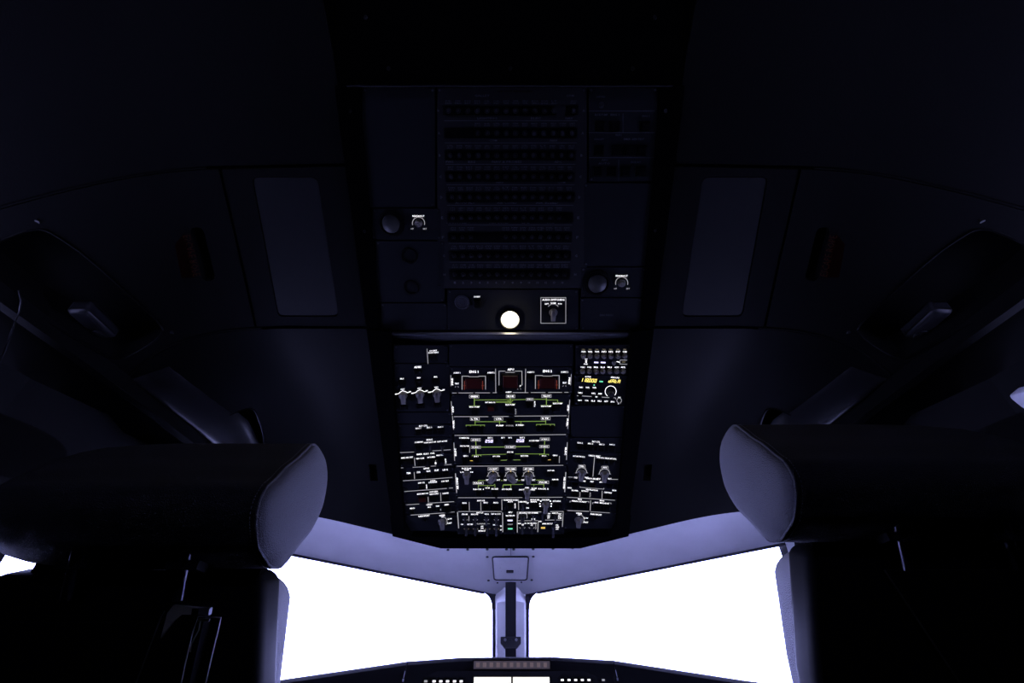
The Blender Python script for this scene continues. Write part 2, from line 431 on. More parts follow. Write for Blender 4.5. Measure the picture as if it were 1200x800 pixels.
class Module:
    """a screwed-in control panel: faceplate, legends, push buttons, knobs"""
    def __init__(s, name, label, pl, rect, plate=M_PLATE, cat='control panel', group=None, fast=True, plateh=.006):
        s.pl = pl; s.rect = rect
        x0, y0, x1, y1 = rect; s.c = pl.uv((x0+x1)/2, (y0+y1)/2)
        s.t = thing(name, label, cat, pl.M(s.c.x, s.c.y), group)
        cs = [s.loc(*q) for q in ((x0, y1), (x1, y1), (x1, y0), (x0, y0))]
        cs = [v+(Vector((-math.copysign(.0006, v.x), -math.copysign(.0006, v.y)))) for v in cs]; s.cs = cs
        mb = MB(); top = [Vector((v.x*.998, v.y*.998, 0)) for v in cs]; mid = [Vector((v.x, v.y, -.0008)) for v in cs]; lo = [Vector((v.x, v.y, -plateh)) for v in cs]
        mb.rings([lo, mid, top]); s.plate = obj('faceplate', mb, plate, s.t, local=True)
        s.W = {}; s.n = 0
        if fast:
            fm = MB(); fm.cyl((0, 0), .0022, .0018, 0, .0012, 10); fm.box((0, 0, .0013), (.0015, .0003, .0002)); me = fm.mesh('fastener', None, 30); me.materials.append(M_SCREWD)
            for i, v in enumerate(cs):
                o = bpy.data.objects.new('fastener', me); COL.objects.link(o); o.parent = s.t
                o.location = (v.x-math.copysign(.0045, v.x), v.y-math.copysign(.0045, v.y), 0)
    def loc(s, px, py, lift=0): return s.pl.uv(px, py, lift)-s.c
    def mb(s, m):
        if m.name not in s.W: s.W[m.name] = (MB(), m)
        return s.W[m.name][0]
    def T(s, txt, px, py, w, h=1.9, m=None, rot=0, bold=.035, z=.0006):
        m = m or E_WHITE; bold *= .7; vs, fs, asp = textmesh(txt, bold); c = s.loc(px, py)
        wx = (s.loc(px+w/2, py)-s.loc(px-w/2, py)).length; hy = (s.loc(px, py-h/2)-s.loc(px, py+h/2)).length
        a = R(rot); out = []
        for x, y in vs:
            x *= wx; y *= hy
            if rot in (90, -90):
                x, y = (vs[0][0], vs[0][1]) if False else (x, y)
            out.append((c.x+x*math.cos(a)-y*math.sin(a), c.y+x*math.sin(a)+y*math.cos(a), z))
        s.mb(m).add(out, fs)
    def TV(s, txt, px, py, w, h, m=None, rot=90):    # vertical text, w = on-screen width, h = on-screen height
        m = m or E_WHITE; vs, fs, asp = textmesh(txt, .035); c = s.loc(px, py)
        wx = (s.loc(px+w/2, py)-s.loc(px-w/2, py)).length; hy = (s.loc(px, py-h/2)-s.loc(px, py+h/2)).length
        k = 1 if rot > 0 else -1
        s.mb(m).add([(c.x-k*y*wx, c.y+k*x*hy, .0006) for x, y in vs], fs)
    def L(s, pts, w=.9, m=None, z=.0005):
        m = m or E_LINE; w *= .82; q = [s.loc(*p) for p in pts]; hw = (s.loc(pts[0][0]+w/2, pts[0][1])-s.loc(pts[0][0]-w/2, pts[0][1])).length/2
        for a, b in zip(q, q[1:]):
            d = (b-a); 
            if d.length < 1e-6: continue
            d.normalize(); n = Vector((-d.y, d.x))*hw; a2 = a-d*hw*.5; b2 = b+d*hw*.5
            s.mb(m).add([(*(a2-n), z), (*(b2-n), z), (*(b2+n), z), (*(a2+n), z)], [(0, 1, 2, 3)])
    def BX(s, txt, px, py, w, h=3.4):                # boxed legend
        s.L([(px-w/2, py-h/2), (px+w/2, py-h/2), (px+w/2, py+h/2), (px-w/2, py+h/2), (px-w/2, py-h/2)], .7)
        s.T(txt, px, py, w-2.6, h-1.3)
    def arc(s, px, py, r, a0, a1, w=.8, m=None):
        s.L([(px+r*math.cos(R(a0+(a1-a0)*i/14)), py-r*math.sin(R(a0+(a1-a0)*i/14))) for i in range(15)], w, m)
    def B(s, px, py, w=8.5, h=6.5, lit=None, m=None):
        """square push button: a bezel part with a raised cap sub-part"""
        a = s.loc(px-w/2, py); b = s.loc(px+w/2, py); c = s.loc(px, py-h/2); d = s.loc(px, py+h/2)
        hx = (b-a).length/2; hy = (c-d).length/2; x, y = s.loc(px, py)
        mb = MB(); mb.frust((0, 0), (hx, hy), (hx*.94, hy*.94), 0, .0022)
        o = obj('push_button', mb, M_BLACK, s.t, local=True); o.location = (x, y, 0)
        mb = MB(); mb.frust((0, 0), (hx*.8, hy*.8), (hx*.72, hy*.72), .0022, .005)
        q = obj('cap', mb, m or M_BLACK, o, local=True)
        if lit:
            mb = MB(); mb.box((0, hy*.1, .0051), (hx*.6, hy*.25, .0002)); obj('lit_legend', mb, lit, o, local=True)
        return o
    def K(s, px, py, r=5, ang=0, long=1.9, m=None, line=True, hgt=.013, grip=True):
        """rotary selector: skirt, wedge grip (ang in degrees, 0 = pointer up) and a pointer line"""
        rr = (s.loc(px+r, py)-s.loc(px, py)).length; x, y = s.loc(px, py); m = m or M_KNOB
        mb = MB(); mb.cyl((0, 0), rr, rr*.92, 0, .005, 20)
        o = obj('rotary_knob', mb, m, s.t, local=True, smooth=30); o.location = (x, y, 0); o.rotation_euler.z = R(ang)
        if grip:
            g = MB(); w = rr*.62
            vs = []
            for z, k in ((.005, 1), (hgt, .82)):
                for u, v in ((-.75*w, rr*.95), (.75*w, rr*.95), (w, -rr*.2), (w*.8, -rr*long), (-w*.8, -rr*long), (-w, -rr*.2)): vs.append(Vector((u*k, v*k if v > 0 else v*(k+.06), z)))
            g.rings([vs[:6], vs[6:]]); obj('grip', g, m, o, local=True, smooth=25)
            if line:
                l = MB(); l.box((0, rr*.1, hgt+.0002), (.0006, rr*.6, .0003)); obj('pointer_line', l, M_PRINT, o, local=True)
        else:
            g = MB(); g.cyl((0, 0), rr*.72, rr*.62, .005, hgt, 18); obj('grip', g, m, o, local=True, smooth=30)
        return o
    def TG(s, px, py, w=3, L=7, m=None, drop=1):
        """toggle switch: nut and bat lever leaning to the front"""
        rr = (s.loc(px+w*.75, py)-s.loc(px, py)).length; x, y = s.loc(px, py)
        mb = MB(); mb.cyl((0, 0), rr, rr*.9, 0, .003, 6)
        o = obj('toggle_switch', mb, M_KNOBD, s.t, local=True); o.location = (x, y, 0)
        l = MB(); ln = (s.loc(px, py)-s.loc(px, py+L)).length; vs = []
        for t, k in ((0, .35), (.6, .45), (1, .62)):
            z = .002+.013*t; yy = -ln*.55*t*drop
            vs.append([Vector((rr*k*math.cos(a), yy+rr*k*math.sin(a), z)) for a in [2*math.pi*i/8 for i in range(8)]])
        l.rings(vs); obj('lever', l, m or M_TOGGLE, o, local=True, smooth=40)
        return o
    def LAMP(s, px, py, w, h, m, name='indicator_lamp', z=.0006):
        a = s.loc(px-w/2, py); b = s.loc(px+w/2, py); c = s.loc(px, py-h/2); d = s.loc(px, py+h/2); x, y = s.loc(px, py)
        mb = MB(); mb.box((x, y, z), ((b-a).length/2, (c-d).length/2, .0004)); return obj(name, mb, m, s.t, local=True)
    def SEG(s, txt, px, py, w, h, m, slant=.18, wd=.16):
        st, W = segtext(txt); mb = s.mb(m); c = s.loc(px, py)
        wx = (s.loc(px+w/2, py)-s.loc(px-w/2, py)).length; hy = (s.loc(px, py-h/2)-s.loc(px, py+h/2)).length
        for x0, y0, x1, y1 in st:
            f = lambda x, y: Vector(((x/W-.5)*wx+(y/2-.5)*hy*slant, (y/2-.5)*hy))
            a = f(x0, y0)+c; b = f(x1, y1)+c; d = (b-a); d.normalize(); n = Vector((-d.y, d.x))*hy*wd/2; d *= hy*wd/3
            mb.add([(*(a-n-d), .0008), (*(b-n+d), .0008), (*(b+n+d), .0008), (*(a+n-d), .0008)], [(0, 1, 2, 3)])
    def done(s):
        nm = {'backlit_white': 'lit_lettering', 'backlit_line': 'lit_outline', 'backlit_green': 'green_flow_line', 'backlit_dim': 'dim_lettering', 'display_violet': 'violet_readout', 'display_yellow': 'yellow_readout', 'print_grey': 'printed_lettering', 'print_red': 'printed_lettering', 'display_dim': 'dim_readout', 'lamp_amber': 'amber_lamp', 'lamp_green': 'green_lamp', 'lamp_red_dim': 'red_glow_mark', 'print_tan': 'printed_lettering'}
        for k, (mb, m) in s.W.items(): obj(nm.get(k, 'marking'), mb, m, s.t, local=True, smooth=None, kind='stuff')
        return s.t

# ================================================================== overhead console frame
fr = thing('overhead_frame', 'black overhead console frame surrounding the switch panels', 'frame', PB.M(0, 0))
def edgeline(px, py, pl, lift=0): return pl.w(*pl.uv(px, py, 0), lift)
def rail(pts_in, wid, sg, h0=-.03, h1=.004):
    mb = MB(); rs = []
    for p in pts_in:
        o = p+Vector((sg*wid, 0, 0)); n = PB.n
        rs.append([p+n*h0, p+n*h1, p+n*(h1+.002)+Vector((sg*.003, 0, 0)), o+n*(h1+.002)-Vector((sg*.004, 0, 0)), o+n*h1, o+n*h0])
    mb.rings(rs); return mb
AL, AR = [edgeline(421, 101, PA), edgeline(447, 388, PA)], [edgeline(774, 101, PA), edgeline(749, 388, PA)]
BL, BR = [edgeline(457, 388, PL), edgeline(475.5, 617, PL)], [edgeline(739, 388, PR), edgeline(720.5, 617, PR)]
def rail2(a, b, sg):
    # outer boundary fixed at |X| = FRX-.002 on the lining height
    mb = MB(); rs = []
    for p in (a, b):
        # outer edge flush with the lining
        u, v = (p-PB.o).dot(PB.ex), (p-PB.o).dot(PB.ey); q = PB.w(sg*(FRX+.006), v, .003); n = PB.n
        rs.append([p-n*.03, p+n*.005, p+n*.007+Vector((sg*.003, 0, 0)), q+n*.002, q-n*.03])
    mb.rings(rs); return mb
obj('side_rail', rail2(AL[0], AL[1], -1), M_FRAME, fr); obj('side_rail', rail2(AR[0], AR[1], 1), M_FRAME, fr)
obj('side_rail', rail2(BL[0], BL[1], -1), M_FRAME, fr); obj('side_rail', rail2(BR[0], BR[1], 1), M_FRAME, fr)
def pbox(x0, y0, x1, y1, z0, z1, pl=PB):            # block on the overhead plane from a pixel rect measured on that plane
    a = pl.uv(x0, y1); b = pl.uv(x1, y0); mb = MB(); mb.box(((a.x+b.x)/2, (a.y+b.y)/2, (z0+z1)/2), (abs(b.x-a.x)/2, abs(b.y-a.y)/2, abs(z1-z0)/2), pl.M(0, 0)); return mb
v0 = PB.uv(600, 101).y; v1 = PB.uv(600, -60).y
mb = MB(); mb.box((0, (v0+v1)/2+.001, -.012), (FRX+.004, (v1-v0)/2, .016), PB.M(0, 0)); obj('rear_cover', mb, M_FRAME, fr)
mb = MB(); mb.box((0, v0-.0005, .006), (.300, .0012, .0022), PB.M(0, 0)); obj('rear_lip', mb, M_KNOBD, fr)
# step between the aft and forward panels: rounded lip that catches the lamp
va, vb = PB.uv(600, 389).y, PB.uv(600, 402).y
mb = MB(); rs = []
for x in (-.29, .29):
    prof = [(va, -.03), (va, .003), (va-.003, .0065), (va-.006, .006), (va-.008, .001), (vb+.004, -.009), (vb, -.009), (vb-.0005, -.03)]
    rs.append([PB.w(x, v, z) for v, z in prof])
mb.rings(rs); obj('step_lip', mb, mat('lip_satin', (.03, .03, .032), .3), fr)
# front end block, chamfered corners, hides the forward edge of the console
vE = PB.uv(600, 627).y; vF = PB.uv(600, 640.5).y
outl = [(-FRX-.01, vE+.075, .004), (-FRX-.01, vF+.043, .004), (-.196, vF, .006), (.196, vF, .006), (FRX+.01, vF+.043, .004), (FRX+.01, vE+.075, .004)]
inl = [(-.283, vE+.070, .027), (-.268, vE+.022, .026), (-.15, vE-.002, .008), (.15, vE-.002, .008), (.268, vE+.022, .026), (.283, vE+.070, .027)]
mb = MB(); mb.rings([[PB.w(x, v, -.035) for x, v, z in outl], [PB.w(x, v, z) for x, v, z in outl], [PB.w(x, v, z) for x, v, z in inl], [PB.w(x, v, -.012) for x, v, z in inl]], close=False, cap0=False, cap1=False)
obj('front_cover', mb, M_FRAME, fr)
# tray behind all the modules
mb = MB(); mb.box((0, (v0+vF)/2, -.024), (FRX-.004, (v0-vF)/2-.004, .012), PB.M(0, 0)); obj('module_tray', mb, M_BACK, fr)
sm = MB(); sm.cyl((0, 0), .0036, .003, 0, .0018, 14); sm.box((0, 0, .0019), (.0022, .0004, .0002)); sme = sm.mesh('screw', None, 30); sme.materials.append(M_SCREW)
for px, py in ((410.5, 130), (780, 130), (427, 271), (768, 270), (441, 388), (754.5, 387), (443.5, 415), (751.5, 413), (456.5, 518), (738.5, 516), (468, 605), (728, 604), (455, 80), (598, 80), (742, 80), (428,20),(768,20)):
    o = bpy.data.objects.new('screw', sme); COL.objects.link(o); o.parent = fr
    u = PB.uv(px, py, .007); o.location = (u.x, u.y, .006 if py > 82 else .004)

# ================================================================== aft overhead
def RL(m, px, py, dx):                               # reading-light dimmer
    m.T('READING LT', px, py-8.5, 14, 1.9, bold=.03); m.arc(px, py, 7.2, -15, 195, .9); m.T('OFF', px-7.5, py+6.5, 3.6, 1.8, E_LINE); m.T('BRT', px+7.5, py+6.5, 4.2, 1.8, E_LINE)
    m.K(px, py, 4.6, 20, 1.05, M_KNOB, False, .011, False)
def spot(m, px, py, r):
    rr = (m.loc(px+r, py)-m.loc(px, py)).length; x, y = m.loc(px, py)
    mb = MB(); n = 28; rs = []
    for k, z in ((1.42, 0), (1.38, .0035), (1.12, .004), (1.06, -.003), (1.0, -.003)):
        rs.append([Vector((rr*k*math.cos(2*math.pi*i/n), rr*k*math.sin(2*math.pi*i/n), z)) for i in range(n)])
    mb.rings(rs, cap0=False, cap1=False); o = obj('spot_lamp', mb, M_BLACK, m.t, local=True); o.location = (x, y, 0)
    mb = MB(); rs = []
    for k, z in ((1.0, -.002), (.92, .003), (.6, .007), (.25, .0085), (.02, .009)):
        rs.append([Vector((rr*k*math.cos(2*math.pi*i/n), rr*k*math.sin(2*math.pi*i/n), z)) for i in range(n)])
    mb.rings(rs); obj('lens', mb, M_LENS, o, local=True)
m = Module('cover_panel', 'tall blank dark cover panel left of the circuit breakers', PA, (424, 102, 510, 243)); m.done()
m = Module('reading_light_panel', 'left reading lamp panel with round lens and lit dimmer scale', PA, (436, 244, 517, 281))
spot(m, 458.5, 262, 11); RL(m, 490.5, 261.5, 1); m.done()
m = Module('jack_panel', 'dark panel with two round jack sockets below the left reading lamp', PA, (440, 282, 521, 354))
for px, py in ((479.5, 300), (482, 337)):
    x, y = m.loc(px, py); mb = MB(); rs = []
    for k, z in ((.0175, 0), (.0165, .003), (.0125, .003), (.0115, -.004), (.004, -.004)): rs.append([Vector((k*math.cos(2*math.pi*i/24), k*math.sin(2*math.pi*i/24), z)) for i in range(24)])
    mb.rings(rs, cap0=False); o = obj('jack_socket', mb, M_BLACK, m.t, local=True); o.location = (x, y, 0)
m.done()
m = Module('cover_panel', 'low blank strip panel beneath the two jack sockets', PA, (446, 355, 524, 387)); m.done()
# circuit breaker board
m = Module('circuit_breaker_board', 'wide board with nine rows of round circuit breakers, left of the maintenance buttons', PA, (512, 102, 688, 338), M_PLATE2)
rowsY = [129.6, 156, 182, 207, 231, 255, 278, 299.6, 321.6]
bm_ = MB(); bm_.cyl((0, 0), .0048, .0044, 0, .004, 14); bm_.cyl((0, 0), .0026, .0024, .004, .0085, 12); bme = bm_.mesh('circuit_breaker', None, 30); bme.materials.append(M_BREAK)
cap_ = MB(); cap_.cyl((0, 0), .0021, .0019, .0085, .0089, 10); cme = cap_.mesh('button_tip', None, 30); cme.materials.append(M_TOGGLE)
titles = [[('GALLEY', 565), ('COM', 668)], [('LIGHTING', 571), ('ELEC', 628), ('NAV', 667)], [('COM', 578), ('NAV', 649)], [('FWS', 527), ('EIS', 553), ('NAV & PROBES', 594), ('ADC', 654)], [('NAV', 586), ('COM', 658)],
          [('AUTO FLT', 545), ('AIR COND', 594), ('AIR BLEED', 641)], [('ANTI ICE', 535), ('AIR COND', 585), ('L/G', 616), ('HYD', 646)], [('AUTO FLT', 552), ('FLIGHT CONTROLS', 612), ('MTG', 661)], [('ENGINE', 562), ('FUEL', 630)]]
letters = ['AA', 'A', 'B', 'C', 'D', 'E', 'F', 'G', 'H']
words = ['GEN 1', 'BAT', 'PUMP', 'VALVE', 'CTL', 'SPLY', 'IND', 'FUEL', 'OIL', 'SYS', 'DET', 'TEMP', 'FAN', 'AC', 'DC', 'SW', 'LT', 'ESS', 'NORM', 'XFR']
skip = {0: {12}, 1: {0, 1, 2}, 6: {3, 4, 5}, 5: {13}}
for r, yy in enumerate(rowsY):
    xl = 519.5+(527-519.5)*r/8; xr = 678-(678-668)*r/8
    segs = [(xl, 650), (662, xr)] if r == 0 else [(xl, xr)]
    for a, b in segs:
        p = m.loc(a, yy+6); q = m.loc(b, yy-6); mb = MB(); mb.box(((p.x+q.x)/2, (p.y+q.y)/2, .0004), ((q.x-p.x)/2, abs(q.y-p.y)/2, .0006)); obj('breaker_strip', mb, M_BLACK, m.t, local=True)
    for c in range(14):
        if c in skip.get(r, ()): continue
        px = xl+6+(xr-xl-12)*c/13
        u = m.loc(px, yy); o = bpy.data.objects.new('circuit_breaker', bme); COL.objects.link(o); o.parent = m.t; o.location = (u.x, u.y, .001)
        o2 = bpy.data.objects.new('button_tip', cme); COL.objects.link(o2); o2.parent = o
        for l in range(2): m.T(random.choice(words), px, yy-12+l*2.6+.8, 6+random.random()*2, 1.7, M_PRINT, bold=0)
    for t, px in titles[r]: m.T(t, px, yy-17.5, len(t)*2.9, 2.6, M_PRINT, bold=.01)
    m.T(letters[r], xl-6, yy, 2.6, 3, M_PRINT); m.T(letters[r], xr+6, yy, 2.6, 3, M_PRINT)
    if r: m.L([(xl, yy-14.6), (xr, yy-14.6)], .5, M_PRINT)
m.T('CIRCUIT BREAKERS', 603, 107, 42, 2.2, M_PRINTR)
for c in range(14): m.T(str(c+1), 533+(659-533)*c/13, 331, 2.4, 2.6, M_PRINT)
m.done()
# maintenance button panel
m = Module('maintenance_panel', 'dark square button panel right of the circuit breakers', PA, (690, 102, 771, 213))
for px, py in ((703.3, 148), (720.5, 148), (755.7, 148), (701.7, 176.5), (722.7, 176.5), (737, 176.5), (752, 176.5), (699.5, 201), (716.7, 201), (733.3, 201), (751.3, 201)): m.B(px, py, 11.5, 12)
m.K(704.7, 123, 3.2, 0, 1, M_KNOBD, False, .008, False)
for t, px, py, w_ in (('HYD', 704.5, 113.5, 10), ('BLUE PUMP', 704.6, 134.5, 15), ('ENG 1', 720.5, 134.5, 10), ('ENG 2', 757, 136, 9), ('ELEC', 725, 158, 7), ('GALLEY', 702, 163, 12), ('EMER GEN TEST', 743, 163, 24), ('APU', 708.5, 187.5, 7), ('AUTO', 708, 191.5, 14), ('SVCE INT', 745, 190, 12)): m.T(t, px, py, w_, 2.2, M_PRINT, bold=.01)
for y_ in (130, 155.5, 184.7): m.L([(689.5, y_), (767, y_)], .6, M_PRINT)
m.L([(730, 133), (730, 155)], .6, M_PRINT); m.L([(725, 187), (725, 212)], .6, M_PRINT); m.done()
m = Module('cover_panel', 'blank dark cover panel under the maintenance buttons', PA, (684, 214, 765, 312)); m.done()
m = Module('reading_light_panel', 'right reading lamp panel with round lens and lit dimmer scale', PA, (681, 313, 758, 348))
spot(m, 700, 332, 11.5); RL(m, 728.5, 331.5, 1); m.done()
m = Module('cover_panel', 'low blank panel marked with faint lettering under right reading lamp', PA, (680, 349, 753, 387)); m.T('ENG FADEC', 711, 369, 16, 2.4, M_PRINT, bold=0); m.done()
m = Module('lamp_and_audio_panel', 'strip panel with bright map lamp, speaker disc and audio switching knob', PA, (524, 339, 678, 387))
x, y = m.loc(541.5, 354); mb = MB(); rs = []
for k, z in ((.0165, 0), (.0155, .003), (.013, .0035), (.012, .0015), (.009, .0022), (.0085, .001), (.005, .0018), (.0045, .001), (.001, .0015)): rs.append([Vector((k*math.cos(2*math.pi*i/28), k*math.sin(2*math.pi*i/28), z)) for i in range(28)])
mb.rings(rs, cap0=False); o = obj('speaker_disc', mb, M_TOGGLE, m.t, local=True, smooth=25); o.location = (x, y, 0)
m.T('COCKPIT', 559, 347.5, 7.5, 1.8); m.B(559.5, 356, 8.5, 10)
m.L([(633.8, 348.5), (663, 348.5), (663, 378.5), (633.8, 378.5), (633.8, 348.5)], .8)
m.T('AUDIO SWITCHING', 648.4, 351, 26, 2.3); m.T('CAPT', 640.5, 355.8, 5, 1.8); m.T('NORM', 648.3, 354.9, 6, 1.8); m.T('F/O', 656.3, 355.8, 4.5, 1.8)
m.arc(648.3, 363, 7, 35, 145, .8); m.K(648.4, 366, 5, 0, 1.9)
# the map lamp: bezel, glowing lens
x, y = m.loc(597.7, 374); mb = MB(); n = 32; rs = []
for k, z in ((.026, 0), (.025, .004), (.0205, .005), (.0185, .002), (.018, -.002)): rs.append([Vector((k*math.cos(2*math.pi*i/n), k*math.sin(2*math.pi*i/n), z)) for i in range(n)])
mb.rings(rs, cap0=False, cap1=True); o = obj('map_lamp', mb, M_BLACK, m.t, local=True); o.location = (x, y, 0)
mb = MB(); rs = []
for k, z in ((.0175, .0), (.017, .005), (.014, .010), (.008, .013), (.002, .0145)): rs.append([Vector((k*math.cos(2*math.pi*i/n), k*math.sin(2*math.pi*i/n), z)) for i in range(n)])
mb.rings(rs); q = obj('glowing_lens', mb, E_BULB, o, local=True); q['label'] = 'glowing warm white lens'
m.done()

# ================================================================== forward overhead, centre column
GR = E_GREEN
m = Module('cover_panel', 'wide blank cover panel directly forward of the glowing map lamp', PB, (526, 403, 672, 429.5)); m.done()
m = Module('fire_control_panel', 'fire control panel with three dark red guarded handles marked ENG and APU', PB, (527, 430, 671, 460.8))
for s_, ex in ((0, 0), (1, 86.3)):
    x0 = 541.5+ex-(.0 if not s_ else .4); dy = -.8*s_
    m.L([(x0, 456+dy), (x0, 440.5+dy), (549.5+ex, 440.5+dy)], 1); m.L([(549.5+ex, 441.3+dy), (561+ex, 441.3+dy)], 1); m.L([(561+ex, 440.5+dy), (569+ex, 440.5+dy), (569+ex, 456+dy)], 1)
    m.T('ENG %d' % (s_+1), 555.3+ex, 435.3+dy, 10.5, 3); m.T('AGENT 1', 535+ex+.5, 436.6+dy, 8, 1.8); m.T('AGENT 2', 575.3+ex, 436.4+dy, 8.5, 1.8)
    m.B(555.2+ex, 449+dy, 24, 15, None, M_RED); m.B(535.5+ex, 442.5+dy, 8, 6.5); m.B(575.5+ex, 442.5+dy, 8, 6.5)
    for q in (544.6, 565.8): m.L([(q+ex, 445+dy), (q+ex, 455+dy)], .9, E_REDL, .0056); m.L([(q-1.3+ex, 450.4+dy), (q+1.6+ex, 450.4+dy)], .9, E_REDL, .0056)
m.T('TEST', 535.4, 449.2, 4.8, 1.8); m.T('TEST', 661.5, 448.3, 4.8, 1.8); m.T('TEST', 608.5, 452, 4.8, 1.8)
for q, yq in ((535.4, 452.5), (661.5, 451.5), (608.5, 455)): m.L([(q-2, yq+1), (q-1.2, yq)], .7); m.L([(q+1.2, yq), (q+2, yq+1)], .7)
m.L([(526.8+1.5, 439.5), (528.5, 452)], .8); m.TV('FIRE', 530, 447, 2, 8); m.L([(669.4, 438.5), (668.6, 451)], .8); m.TV('FIRE', 667.2, 446, 2, 8, None, -90)
m.L([(580.7, 432), (581, 460)], .9); m.L([(616, 432), (615.6, 460)], .9)
m.T('APU', 598.5, 432.7, 7.5, 2.8); m.L([(584.8, 451), (584.8, 434.6), (592, 434.6)], 1); m.L([(592.5, 436), (603, 436)], 1); m.L([(603.5, 434.6), (611.6, 434.6), (611.8, 451)], 1)
m.B(598, 446.5, 22, 18, None, M_RED); m.B(587.5, 455.5, 6.5, 6)
m.T('AGENT', 596, 459.2, 7, 1.7)
for a, b in ((530, 535), (537.5, 554.5), (557, 574), (577.5, 582), (601, 619), (622.3, 639), (642.5, 658.5), (661.5, 666)): m.L([(a, 460.2-(a-530)*.006), (b, 460.2-(a-530)*.006)], .9)
m.done()
m = Module('hydraulic_panel', 'hydraulics panel with green flow lines just forward of the fire handles', PB, (528.5, 461.2, 669.5, 486.5))
for t, px, py, w_ in (('GREEN', 555.6, 464.3, 11), ('BLUE', 598.3, 464.1, 10), ('YELLOW', 640.4, 463.7, 11)): m.BX(t, px, py, w_)
m.L([(556, 468.4), (598, 468.2), (616, 467.8)], .8, GR); m.L([(625, 467.6), (640.3, 467.6), (640.3, 468.4), (653.5, 468.4), (653.5, 471)], .8, GR)
m.L([(555.9, 466.2), (555.9, 475)], 1.1, GR); m.L([(598, 466), (598, 472.5)], 1.1, GR); m.L([(640.3, 465.7), (640.3, 474.5)], 1.1, GR); m.L([(581.5, 470.8), (597.5, 470.8)], 1.5, GR); m.L([(595, 469), (598, 472), (601, 469)], .8, GR)
m.BX('PTU', 620.9, 467.6, 8, 2.6)
for t, px, py, w_ in (('ENG 1 PUMP', 556.1, 476.2, 13), ('ELEC PUMP', 598, 473.6, 12), ('ENG 2 PUMP', 640.1, 475.5, 13), ('ELEC PUMP', 653.6, 472.2, 12)): m.L([(px-w_/2, py-.9), (px+w_/2, py-.9)], .6, GR); m.T(t, px, py+.3, w_-1, 1.7, E_WHITE)
m.T('RAT MAN ON', 574.5, 471.2, 11.5, 1.7); m.TV('AUTO', 626.6, 473, 1.7, 7, None, -90); m.TV('AUTO', 604.2, 482, 1.7, 7, E_LINE, -90)
for px, py in ((556, 481.5), (575, 478), (597.7, 480), (621, 473.6), (640, 481), (653, 477.8)): m.B(px, py, 9, 7.5, None, M_RED if px == 575 else None)
m.L([(528.8, 470), (529.9, 486)], .9); m.L([(667.6, 468.5), (666.4, 485)], .9); m.TV('HYD', 530.8, 479.2, 2, 7); m.TV('HYD', 665.7, 478, 2, 7, None, -90)
m.done()
m = Module('fuel_panel', 'fuel panel between the hydraulics panel and the electrical panel', PB, (530, 487, 668, 508.6))
m.L([(532, 487.9), (572, 487.9)], .9); m.L([(577, 487.8), (596, 487.6)], .9); m.L([(603, 487.3), (664, 486.9)], .9)
for t, px, py, w_ in (('L TK', 556.5, 490.6, 10.5), ('CTR', 584.3, 490.6, 10), ('R TK', 639.4, 490, 10.5)): m.BX(t, px, py, w_)
m.L([(556.8, 492.4), (556.8, 497.6)], 1.1, GR); m.L([(557, 493.8), (592.8, 493.8)], .9, GR); m.L([(546, 497.9), (568, 497.7)], .9, GR)
for q in (546.2, 551.2, 563.2, 567.8): m.L([(q, 497.8), (q, 499.4)], .7, GR)
m.L([(585.2, 492.2), (585.6, 497)], 1, GR); m.L([(603.3, 493.6), (639.4, 493.3)], .9, GR); m.L([(639.4, 491.8), (639.4, 496.8)], 1.1, GR); m.L([(628.4, 497), (650, 496.8)], .9, GR)
for q in (628.6, 633.4, 645, 649.8): m.L([(q, 497), (q, 498.6)], .7, GR)
m.L([(610.4, 493.6), (610.4, 497)], .9, GR); m.T('PUMP', 586, 498.3, 9, 1.7); m.T('MODE SEL', 597.5, 498.3, 9, 1.6, E_LINE); m.T('X FEED', 609, 497.8, 10, 1.7)
for px, py in ((551.4, 503.5), (563.5, 503.4), (585.6, 503.4), (597.3, 503.3), (610.2, 503), (633.6, 502.3), (645.4, 502.2)): m.B(px, py, 8.6, 6.6)
m.B(598, 493.6, 9, 6.5); m.L([(530.2, 487.5), (531.6, 503)], .9); m.L([(666.4, 486.5), (665.2, 502)], .9); m.TV('FUEL', 531.6, 496.5, 2, 9); m.TV('FUEL', 664.8, 494.8, 2, 9, None, -90)
m.done()
m = Module('electrical_panel', 'electrical panel with two small violet battery voltage readouts', PB, (531.5, 509, 666.5, 544.4))
m.L([(532.8, 509.8), (600, 509.6), (663, 508.9)], .9)
for t, px, py, w_ in (('COMMERCIAL', 544, 512.8, 12), ('GALY & CAB', 544.4, 522.2, 11), ('GEN 1', 545.5, 533.9, 5.5), ('IDG 1', 558, 534.4, 5), ('APU GEN', 581.5, 534.4, 8.5), ('BAT 1', 574.4, 512.7, 5.5), ('BAT 2', 612, 512.4, 5.5), ('AC ESS FEED', 626, 516, 12), ('EXT PWR', 614.7, 533.9, 9), ('GEN 2', 650.5, 533.2, 5.5), ('BUS TIE', 598, 529.4, 7), ('BAT 1', 589.5, 512.6, 4), ('BAT 2', 597.8, 512.6, 4), ('IDG 2', 637.6, 533.8, 5)): m.T(t, px, py, w_, 1.7)
for q, yq in ((574.6, 516.5), (611, 516)): m.LAMP(q, yq, 14.5, 5, M_BLACK, 'readout_window', .0003); m.SEG('258', q-1.4, yq, 8.6, 3.2, E_VIOLET, .1, .22); m.T('V', q+5.2, yq-.6, 1.8, 1.6, E_VIOLET); 
for t, px, py, w_ in (('AC BUS 1', 557.5, 515, 11), ('DC BUS 1', 557.7, 523.7, 11), ('DC BAT', 598, 523.4, 12), ('AC BUS 2', 638.5, 514.3, 11), ('DC BUS 2', 637.9, 522.9, 11)): m.BX(t, px, py, w_, 3.1)
